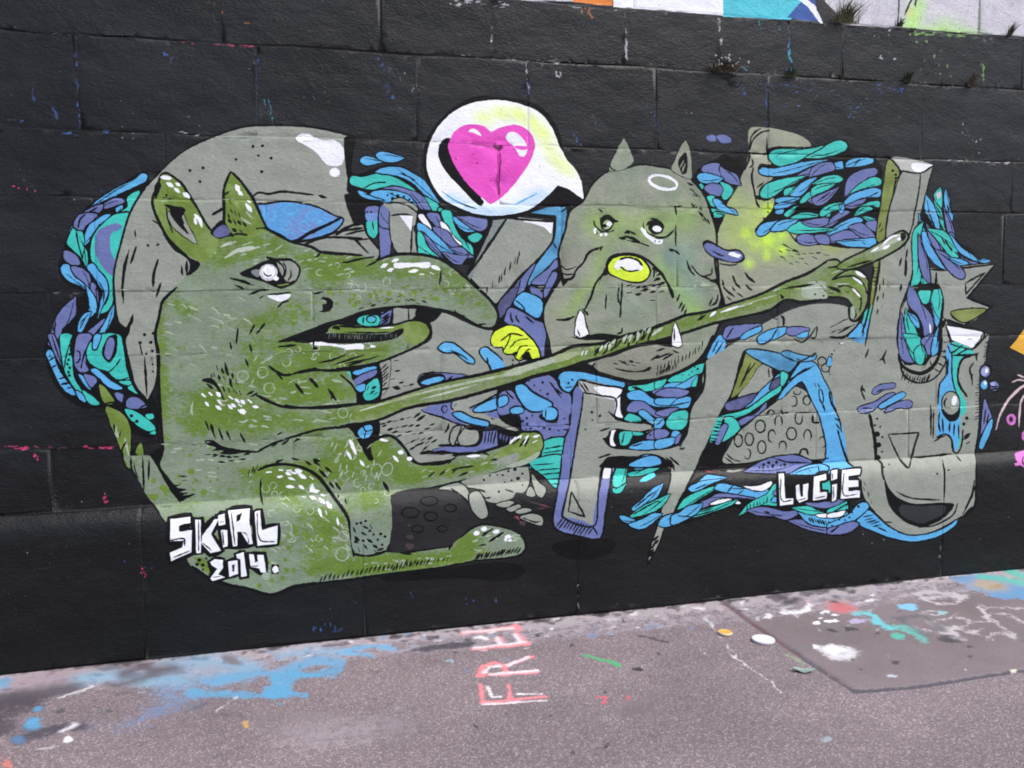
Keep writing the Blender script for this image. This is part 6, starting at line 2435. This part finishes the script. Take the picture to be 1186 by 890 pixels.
blob(BLU, .8, *P2(525, 490), 4, 2.2)
blob((110, 106, 112), .95, *P2(290, 275), 12, 5, 20, 3)
mark((90, 84, 92), .8, 7, 2, [P2(755, 205), P2(860, 190)]); mark((84, 80, 90), .7, 3, 2, [P2(850, 427), P2(980, 425)])
blob(DK, .5, *P2(985, 330), 12, 6); blob((200, 160, 90), .7, *P2(352, 595), 5, 4)
mark((95, 84, 92), .6, 4, 3, [P2(60, 530), P2(180, 480)]); mark((95, 84, 92), .6, 4, 3, [P2(240, 545), P2(320, 540), P2(365, 570)]); mark(WH, .7, 2.5, 2, [P2(210, 525), P2(320, 455)])
# dark and white patches at the far left
mark((72, 66, 74), .74, 34, 10, [P0(-60, 420), P0(150, 400), P0(330, 365), P0(480, 345)])
mark((72, 66, 74), .68, 50, 14, [P0(-60, 560), P0(60, 500), P0(160, 450)]); mark((80, 74, 82), .8, 26, 12, [P0(-40, 650), P0(60, 610)])
mark((74, 70, 80), .76, 30, 10, [P0(150, 690), P0(300, 640), P0(420, 610), P0(540, 600)]); blob(BLU, .85, *P0(225, 580), 13, 7, -20); blob(BLU, .7, *P0(265, 480), 6, 3.4, -20); blob((90, 125, 165), .7, *P0(130, 690), 9, 5)
blob((84, 80, 88), .85, *P0(415, 492), 9, 3.6, -10); blob((84, 80, 88), .7, *P0(745, 495), 6, 3); blob(WH, .9, *P0(470, 690), 8, 4, -10); mark(WH, .85, 8, 3, [P0(430, 635), P0(510, 585)]); mark(WH, .75, 7, 4, [P0(270, 755), P0(390, 735)])
mark(WH, .8, 4, 2, [P0(400, 420), P0(560, 350), P0(630, 325)]); mark((86, 80, 88), .85, 22, 9, [P0(870, 240), P0(980, 190), P0(1060, 220), P0(1180, 205)]); mark((86, 80, 88), .8, 14, 7, [P0(760, 320), P0(900, 290), P0(1050, 250)])
mark((86, 80, 88), .6, 10, 6, [P0(800, 390), P0(880, 360)]); blob((215, 120, 105), .6, *P0(40, 850), 10, 7); mark((150, 130, 138), .6, 24, 12, [P0(90, 300), P0(420, 250)]); blob(BLU, .7, *P0(25, 300), 9, 7)
# the word sprayed in pink and white, read from the side
P4 = lambda x, y: (500 + x / 4.236, 700 + y / 4.236)
PINK = (232, 130, 138)
for pts in ([(250, 485), (560, 452)], [(240, 395), (250, 480)], [(378, 395), (385, 465)], [(235, 352), (520, 335)], [(235, 350), (250, 305), (310, 288), (355, 305), (365, 345)], [(360, 305), (495, 258)], [(205, 222), (470, 195)], [(465, 195), (420, 145)], [(330, 165), (340, 205)], [(155, 142), (415, 112)], [(410, 105), (425, 125)]):
    mark(PINK, .9, 7 if pts[0][1] > 230 else 5.5, 4, [P4(*p) for p in pts], True)
for pts in ([(255, 495), (560, 472)], [(420, 440), (540, 438)], [(275, 400), (295, 455), (340, 455)], [(290, 345), (515, 326)], [(262, 335), (285, 310), (330, 305)], [(375, 300), (470, 262)], [(215, 215), (455, 188)], [(440, 185), (410, 150)], [(322, 165), (335, 195)], [(160, 138), (395, 118)], [(240, 162), (270, 170)]):
    mark((232, 222, 226), .95, 4.6 if pts[0][1] > 230 else 3.6, 3, [P4(*p) for p in pts], True)
mark(DK, .9, 12, 3, [P4(-80, 225), P4(60, 208), P4(190, 195)]); blob(DK, .9, *P4(115, 240), 5, 2); mark((82, 160, 110), .9, 8, 3, [P4(750, 252), P4(800, 265), P4(930, 300)])
blob((58, 56, 62), .95, *P4(1010, 320), 8, 3.4, 8, 3); mark((80, 76, 82), .85, 7, 2, [P4(1030, 155), P4(1100, 175), P4(1165, 190)]); mark((205, 95, 110), .8, 4, 1.5, [P4(805, 458), P4(860, 458), P4(855, 485)]); blob((205, 95, 110), .7, *P4(965, 460), 3, 2.4)
for x, y, r in [(218, 600, 3.5), (360, 535, 2), (850, 430, 3), (858, 693, 3.4), (695, 728, 2.6), (585, 548, 2.4), (1118, 245, 2.6), (685, 200, 3), (940, 78, 3)]: blob(DK, .8, *P4(x, y), r * 1.3, r)
blob((150, 185, 200), .6, *P4(85, 280), 6, 3); blob((100, 130, 165), .6, *P4(175, 330), 6, 3); blob((190, 130, 120), .5, *P4(550, 410), 6, 2.5); blob((120, 150, 130), .4, *P4(190, 500), 12, 6); blob((90, 120, 160), .6, *P4(790, 155), 6, 3)
# repaired asphalt panel at the right with its marks
PANEL = np.array([(832, 693), (870, 722), (922, 757), (965, 786), (990, 802), (1060, 796), (1186, 777), (1500, 735), (1500, 600), (1186, 640)], float)
panel = inside(GPX0, PANEL).astype(float)
P5 = lambda x, y: (936 + x / 4.744, 660 + y / 4.744)
P6 = lambda x, y: (816 + x / 7.907, 690 + y / 7.907)
mark((84, 80, 86), .85, 6, 3.5, [tuple(p) for p in PANEL[:5]], True); mark((76, 75, 82), .9, 8, 3, [tuple(p) for p in PANEL[4:8]], True); mark((116, 80, 84), .8, 3, 2, [(836, 697), (880, 728), (925, 760)], True)
BLP = (96, 140, 178)
for x, y, rx, ry in [(1000, 60, 70, 18), (1100, 110, 60, 24), (1186, 140, 50, 22), (860, 60, 40, 12), (1060, 150, 40, 10), (950, 100, 40, 14)]: blob(BLP, .85, *P5(x, y), rx / 4.7 * 2, ry / 4.7 * 1.6, 8)
mark((84, 175, 160), .9, 12, 4, [P5(960, 40), P5(1080, 60), P5(1180, 75)]); mark((84, 175, 160), .9, 12, 4, [P5(1080, 0), P5(1186, 40)]); blob((170, 150, 120), .85, *P5(1000, 90), 24, 6, 6); blob((150, 120, 90), .7, *P5(1040, 95), 8, 3)
W2 = (182, 174, 178)
for pts in ([(600, 130), (700, 125), (800, 140), (860, 150), (800, 190), (700, 190), (620, 165), (600, 130)], [(640, 160), (760, 150), (880, 160)], [(930, 190), (1000, 270), (1130, 360)], [(640, 240), (720, 225), (770, 240), (700, 255), (640, 245)], [(690, 290), (800, 260), (900, 290), (980, 285), (960, 210)],
            [(660, 290), (780, 335), (860, 385)], [(740, 350), (800, 320)], [(790, 315), (900, 350), (1020, 385)], [(830, 320), (870, 300)], [(900, 345), (960, 330)], [(1000, 360), (1060, 345), (1150, 385)], [(560, 310), (700, 350), (790, 350)], [(990, 210), (1186, 220)], [(1020, 240), (1100, 250), (1186, 295)]):
    mark(W2, .75, 6, 4, [P5(*p) for p in pts])
for pts in ([(480, 270), (620, 255), (680, 290), (740, 330)], [(490, 275), (560, 310), (650, 370)], [(720, 370), (830, 395)], [(1150, 380), (1186, 395)]): mark((98, 96, 100), .8, 10, 4, [P5(*p) for p in pts])
blob((120, 180, 215), .9, *P5(550, 212), 13, 4.5, 2, 3); mark((104, 182, 190), .85, 13, 5, [P5(270, 245), P5(340, 245), P5(380, 290), P5(460, 325)]); mark((96, 170, 160), .8, 10, 5, [P5(500, 315), P5(580, 350), P5(650, 400)]); blob((84, 168, 150), .85, *P5(490, 365), 11, 4, 6); blob((110, 180, 180), .7, *P5(740, 240), 8, 3)
blob((186, 100, 104), .85, *P5(180, 210), 17, 7, 8); blob((170, 160, 190), .8, *P5(270, 285), 14, 3.6); mark(WH, .9, 8, 3, [P6(740, 160), P6(850, 165), P6(940, 135), P6(950, 100)]); mark((200, 200, 206), .6, 5, 4, [P6(730, 140), P6(780, 100)])
for x, y, rx in [(45, 295, 8), (115, 285, 4), (145, 250, 3.5), (65, 272, 3), (100, 238, 6), (145, 280, 3)]: blob((228, 226, 230), .9, *P5(x, y), rx, 1.8, 0, 3)
blob((206, 204, 208), .85, *P5(165, 455), 24, 9, 8); blob((226, 224, 228), .7, *P5(150, 445), 12, 5, 8); blob((150, 144, 148), .5, *P5(185, 460), 6, 3); blob((215, 214, 218), .7, *P5(45, 425), 6, 3)
for x, y, rx, ry in [(245, 495, 3, 1.6), (485, 508, 6, 3), (890, 487, 4, 2), (375, 355, 5, 2), (890, 425, 6, 2.4), (290, 553, 2.6, 1.4), (780, 385, 14, 4), (240, 333, 12, 3), (130, 335, 9, 2.4), (150, 180, 5, 1.5)]: blob((66, 64, 68), .85, *P5(x, y), rx, ry, 6)
blob((190, 196, 204), .6, *P5(460, 582), 10, 3); blob((226, 214, 196), .8, *P5(1128, 563), 3.4, 2); blob(WH, .7, *P5(865, 553), 2, 1.2); blob((150, 165, 172), .6, *(955, 855), 9, 4, 6)
mark((196, 194, 190), .75, 3.2, 1.6, [P6(-10, 200), P6(60, 270), P6(180, 430), P6(300, 570), P6(420, 670), P6(620, 800), P6(700, 900)]); mark((196, 194, 190), .7, 3, 1.6, [P6(190, 520), P6(290, 580), P6(390, 630)]); mark((190, 186, 184), .6, 2, 1.4, [P6(300, 500), P6(340, 560), P6(380, 620)])
mark((200, 198, 196), .7, 2.4, 1.4, [(790, 743), (806, 746), (816, 754), (820, 762)]); mark((140, 158, 124), .7, 6, 4, [P6(690, 500), P6(800, 570), P6(900, 630)])
blob((190, 120, 60), .8, 801, 697, 4, 1.8); mark(DK, .9, 14, 5, [(900, 690), (912, 700), (922, 696)]); mark((70, 70, 76), .85, 6, 3, [(930, 688), (990, 679), (1040, 673)])
# hand ground in from the camera side: foot-worn lighter and darker broad patches
stain[:, 3] *= .9
zz = np.zeros(len(GP))
dpan = dist_path(GPX0 * [1, 2.2], [(x, y * 2.2) for x, y in PANEL[:8]])
zz -= .006 * np.clip(1 - dpan / 5, 0, 1)
zz += .003 * panel
zz += np.array([mnoise.noise((x * 2.2, y * 2.2, 0)) for x, y in GP[:, :2]]) * .004
edge = np.minimum(np.minimum(GP[:, 0] - gx0, gx1 - GP[:, 0]), np.minimum(GP[:, 1] - gy0, 9)) ; zz *= np.clip(edge / .15, 0, 1)
GP[:, 2] = zz
ii = np.arange(nx * ny).reshape(ny, nx)
Q = np.stack([ii[:-1, :-1], ii[:-1, 1:], ii[1:, 1:], ii[1:, :-1]], -1).reshape(-1, 4)
nb0 = len(GP); BIG = 90.0
ring = np.array([(-BIG, -BIG, 0), (BIG, -BIG, 0), (BIG, BIG, 0), (-BIG, BIG, 0)])
GV = np.concatenate([GP, ring])
c00, c10, c11, c01 = ii[0, 0], ii[0, -1], ii[-1, -1], ii[-1, 0]
faces = [tuple(q) for q in Q] + [(nb0, nb0 + 1, c10, c00), (nb0 + 1, nb0 + 2, c11, c10), (nb0 + 2, nb0 + 3, c01, c11), (nb0 + 3, nb0, c00, c01)]
nt = NT("asphalt")
pan = nt.attr("panel")
peb = nt.n("ShaderNodeTexVoronoi"); nt.l(nt.pos((1, 1, .2)), peb.inputs["Vector"]); peb.inputs["Scale"].default_value = 175
sepc = nt.n("ShaderNodeSeparateColor"); nt.l(peb.outputs["Color"], sepc.inputs[0])
fine = nt.noise(nt.pos(), 210, 4, .7)
mid_n = nt.noise(nt.pos((1, 1, 1), (3, 3, 0)), 40, 5, .65)
large = nt.noise(nt.pos((1, 1, 1), (8, 1, 0)), 1.6, 4, .6)
g1 = nt.mix(nt.ramp(sepc.outputs[0], .1, .95), s2l((105, 94, 97)), s2l((140, 126, 130)))
g1 = nt.mix(nt.math('GREATER_THAN', sepc.outputs[1], .86), g1, s2l((172, 160, 164)))
g1 = nt.mix(nt.math('GREATER_THAN', sepc.outputs[2], .9), g1, s2l((102, 93, 98)))
gap = nt.ramp(peb.outputs["Distance"], .45, .75)
g1 = nt.mix(nt.math('MULTIPLY', gap, .5), g1, s2l((104, 95, 100)))
g1 = nt.mix(nt.ramp(fine, .35, .7, .0, .5), g1, s2l((123, 110, 114)))
g2 = nt.mix(nt.ramp(fine, .35, .65), s2l((105, 96, 98)), s2l((126, 116, 118)))
g2 = nt.mix(nt.ramp(mid_n, .4, .65, 0, .6), g2, s2l((114, 104, 107)))
base = nt.mix(nt.math('MULTIPLY', pan, .85), g1, g2)
vs = nt.n("ShaderNodeVectorMath", operation='SCALE'); nt.l(base, vs.inputs[0]); nt.l(nt.ramp(large, .3, .7, .86, 1.1), vs.inputs[3])
sa = nt.attr("stain_amount")
patchy = nt.noise(nt.pos((1, 1, 1), (1, 7, 0)), 17, 5, .7)
wearn = nt.math('ADD', nt.math('ADD', nt.math('MULTIPLY', fine, .42), nt.math('MULTIPLY', mid_n, .28)), nt.math('MULTIPLY', patchy, .3))
wearn = nt.math('ADD', nt.math('MULTIPLY', nt.math('SUBTRACT', wearn, .5), 2.6), .5)
cov = nt.math('MULTIPLY', nt.ramp(nt.math('SUBTRACT', sa, wearn), -.12, .16), nt.ramp(sa, 0.0, .12))
cov = nt.math('MULTIPLY', cov, nt.ramp(sepc.outputs[0], .0, .25, .72, 1.0))
colr = nt.mix(cov, vs.outputs[0], nt.attr("stain", "Color"))
nt.set(nt.b.inputs["Base Color"], colr)
nt.b.inputs["Roughness"].default_value = .85; nt.b.inputs["Specular IOR Level"].default_value = .3
hb = nt.math('ADD', nt.math('MULTIPLY', nt.math('SUBTRACT', 1.0, peb.outputs["Distance"]), nt.math('SUBTRACT', 1.0, nt.math('MULTIPLY', pan, .7))), nt.math('MULTIPLY', fine, .6))
nt.l(nt.bump(hb, .55, .004), nt.b.inputs["Normal"])
me = bpy.data.meshes.new("pavement")
me.from_pydata(GV.tolist(), [], faces); me.materials.append(nt.m)
me.polygons.foreach_set("use_smooth", np.ones(len(me.polygons), bool))
a1 = me.attributes.new("stain", 'FLOAT_COLOR', 'POINT'); cc = np.ones((len(GV), 4)); cc[:nb0, :3] = stain[:, :3]
a1.data.foreach_set("color", cc.astype(np.float32).ravel())
for nm, arr in (("stain_amount", stain[:, 3]), ("panel", panel)):
    a2 = me.attributes.new(nm, 'FLOAT', 'POINT'); v_ = np.zeros(len(GV)); v_[:nb0] = arr; a2.data.foreach_set("value", v_.astype(np.float32))
me.update()
pav = bpy.data.objects.new("pavement", me); COL.objects.link(pav)
tag(pav, "pinkish grey pebbly asphalt with worn paint marks at the foot of the wall", "pavement", kind="structure")

# ------------------------------------------------------------------ weeds growing out of the joints
def leaf_mat(name, a, b):
    nt = NT(name); nt.set(nt.b.inputs["Base Color"], nt.mix(nt.ramp(nt.noise(nt.pos(), 60, 3), .35, .65), s2l(a), s2l(b)))
    nt.b.inputs["Roughness"].default_value = .6; return nt.m
MG_, MD_, MB_, MW_ = leaf_mat("weed_green", (70, 92, 52), (96, 112, 66)), leaf_mat("weed_dark", (42, 52, 38), (62, 68, 48)), leaf_mat("weed_dry", (92, 76, 58), (120, 104, 84)), leaf_mat("weed_seed", (150, 150, 146), (190, 188, 184))
def blades(n, h, spread, droop, wid):
    vs, fs = [], []
    for _ in range(n):
        ang = random.uniform(-1, 1); L = h * random.uniform(.45, 1.1); bx = random.gauss(0, spread * .3)
        dx, dy, dz = math.sin(ang) * spread / h, -random.uniform(.15, .7), 1.0
        l = math.sqrt(dx * dx + dy * dy + 1); d = np.array([dx, dy, dz]) / l
        side = np.array([math.cos(ang * 2), .4 * random.uniform(-1, 1), 0]); side /= np.linalg.norm(side)
        p = np.array([bx, random.uniform(-.006, .004), 0.0]); s0 = len(vs); K = 5
        for i in range(K):
            f = i / (K - 1); q = p + d * L * f + np.array([dx * .3, -.25, -droop]) * L * f * f * .6
            w = wid * (1 - f) ** .7 + .0003
            vs += [q - side * w, q + side * w]
        fs += [(s0 + 2 * i, s0 + 2 * i + 1, s0 + 2 * i + 3, s0 + 2 * i + 2) for i in range(K - 1)]
    return vs, fs
def seeds(n, h, spread, r):
    vs, fs = [], []
    for _ in range(n):
        c = np.array([random.gauss(0, spread * .5), random.uniform(-.05, -.015), h * random.uniform(.1, .7)]); s0 = len(vs)
        rr = r * random.uniform(.6, 1.2)
        vs += [c + rr * np.array(v) for v in ((1, 0, 0), (-1, 0, 0), (0, 1, 0), (0, -1, 0), (0, 0, 1.2), (0, 0, -1.2))]
        fs += [tuple(s0 + i for i in f) for f in ((0, 2, 4), (2, 1, 4), (1, 3, 4), (3, 0, 4), (2, 0, 5), (1, 2, 5), (3, 1, 5), (0, 3, 5))]
    return vs, fs
def weed(px, py, n, h, spread, droop, mats, label, name="weed_tuft", nseed=0):
    w = to_wall([(px, py)])[0]
    e = bpy.data.objects.new(name, None); COL.objects.link(e); e.location = (w[0], Y0 - .002, w[1]); tag(e, label, "weed", "weeds rooted in the wall joints")
    k = n // 2
    for nn_, mt, part, sp, dr in ((n - k, mats[0], "blades", spread, droop), (k, mats[1], "dry_blades", spread * 1.25, droop * 1.5)):
        vs, fs = blades(nn_, h, sp, dr, .0024); idx = [0] * len(fs)
        if nseed and part == "dry_blades":
            sv, sf = seeds(nseed, h, spread, .007); fs += [tuple(len(vs) + i for i in f) for f in sf]; vs += sv; idx += [1] * len(sf)
        mesh_obj(part, vs, fs, [mt, MW_], idx, e)
weed(977, 27, 170, .155, .085, .35, (MG_, MB_), "tallest green grass tuft on the top joint beside the white paint strip")
weed(837, 83, 260, .105, .10, .75, (MD_, MB_), "wide dark bushy weed with pale seed heads under the cyan paint strip", nseed=26)
weed(914, 90, 90, .085, .045, .6, (MD_, MG_), "small green weed at the foot of the cyan streaked upright joint")
weed(975, 91, 18, .03, .02, .5, (MG_, MD_), "tiny green sprout on the second joint directly below the tallest grass tuft")
weed(1049, 96, 80, .09, .03, .4, (MD_, MD_), "dark upright weed on the second joint above the tall grey letter")
weed(1123, 101, 76, .10, .03, .4, (MD_, MB_), "dark thin weed on the second joint beside the green drip, furthest right below")
weed(1041, 31, 50, .065, .03, .5, (MD_, MD_), "short dark weed left of the lime green paint on the top joint")
weed(1057, 35, 30, .022, .03, .6, (MD_, MG_), "low mossy weed directly under the lime green paint on the top joint")
weed(1168, 42, 60, .095, .022, .4, (MB_, MD_), "brown dried weed on the top joint at the right end")
weed(574, 1, 50, .03, .05, .6, (MG_, MD_), "low green weed over the black field at the left end of the white strip")

# ------------------------------------------------------------------ litter lying on the pavement
def gpoint(px, py):
    d = rays([(px, py)])[0]; t = -CAM_Z / d[2]; return np.array([t * d[0], t * d[1], 0.0])
def plain(name, rgb, rough=.5, var=.1):
    nt = NT(name); c = s2l(rgb); n_ = nt.noise(nt.pos(), 60, 5, .65)
    nt.set(nt.b.inputs["Base Color"], nt.mix(nt.ramp(n_, .35, .7), c, tuple(v * (1 - var * 3) for v in c))); nt.b.inputs["Roughness"].default_value = rough
    nt.l(nt.bump(n_, .2, .002), nt.b.inputs["Normal"]); return nt.m
def lathe(prof, n=40):
    vs, fs = [], []
    for r, z in prof:
        for i in range(n):
            a = 2 * math.pi * i / n; vs.append((r * math.cos(a), r * math.sin(a), z))
    for k in range(len(prof) - 1):
        for i in range(n): fs.append((k * n + i, k * n + (i + 1) % n, (k + 1) * n + (i + 1) % n, (k + 1) * n + i))
    fs.append(tuple((len(prof) - 1) * n + i for i in range(n)))
    return vs, fs
def lid(px, py, r, mat, rim_mat, label):
    p = gpoint(px, py)
    e = bpy.data.objects.new("jar_lid", None); COL.objects.link(e); e.location = (p[0], p[1], .004); e.rotation_euler = (R(1.2), R(-.8), random.random() * 3); tag(e, label, "lid")
    vs, fs = lathe([(r * .99, .0), (r, .002), (r, .008), (r * .97, .0105), (r * .9, .011)]); rim = mesh_obj("rim", vs, fs[:-1], [rim_mat], None, e, True)
    vs, fs = lathe([(r * .9, .011), (r * .86, .0095), (r * .6, .0092), (r * .56, .0102), (r * .5, .0102), (r * .46, .0092), (r * .05, .0092)]); mesh_obj("top", vs, fs, [mat], None, e, True)
lid(884, 743, .056, plain("white_plastic", (222, 220, 224), .45, .03), plain("white_rim", (205, 203, 208), .45, .04), "round white plastic lid lying on the asphalt beside the repaired panel")
lid(840, 735, .036, plain("yellow_plastic", (222, 170, 72), .5, .05), plain("pale_rim", (205, 190, 160), .5, .05), "small round yellow lid lying on the asphalt nearer the wall")
p = gpoint(931, 779)
n = 14; vs, fs = [], []
for i in range(n + 1):
    f = i / n; x = (f - .5) * .1; w = .021 * math.sin(math.pi * f) ** .8 + .0004; z = .010 + .006 * math.cos(f * 6.28)
    vs += [(x, -w, z + .003), (x, -w * .35, z - .002), (x, w * .35, z - .002), (x, w, z + .004)]
for i in range(n):
    for k in range(3): fs.append((i * 4 + k, i * 4 + k + 1, (i + 1) * 4 + k + 1, (i + 1) * 4 + k))
e = bpy.data.objects.new("fallen_leaf", None); COL.objects.link(e); e.location = (p[0], p[1], .001); e.rotation_euler = (0, 0, R(-24)); tag(e, "pale curled leaf lying by the corner edge of the repaired panel", "leaf")
o = mesh_obj("blade", vs, fs, [plain("pale_leaf", (150, 170, 160), .5, .12)], None, e, True); o.modifiers.new("thickness", 'SOLIDIFY').thickness = .0012
vs = [(-.062, -.0012, .013), (-.062, .0012, .013), (.05, .0012, .0125), (.05, -.0012, .0125), (-.062, -.0012, .0155), (-.062, .0012, .0155), (.05, .0012, .014), (.05, -.0012, .014)]
mesh_obj("midrib", vs, [(0, 3, 2, 1), (4, 5, 6, 7), (0, 1, 5, 4), (1, 2, 6, 5), (2, 3, 7, 6), (3, 0, 4, 7)], [plain("leaf_rib", (196, 206, 202), .5)], None, e)
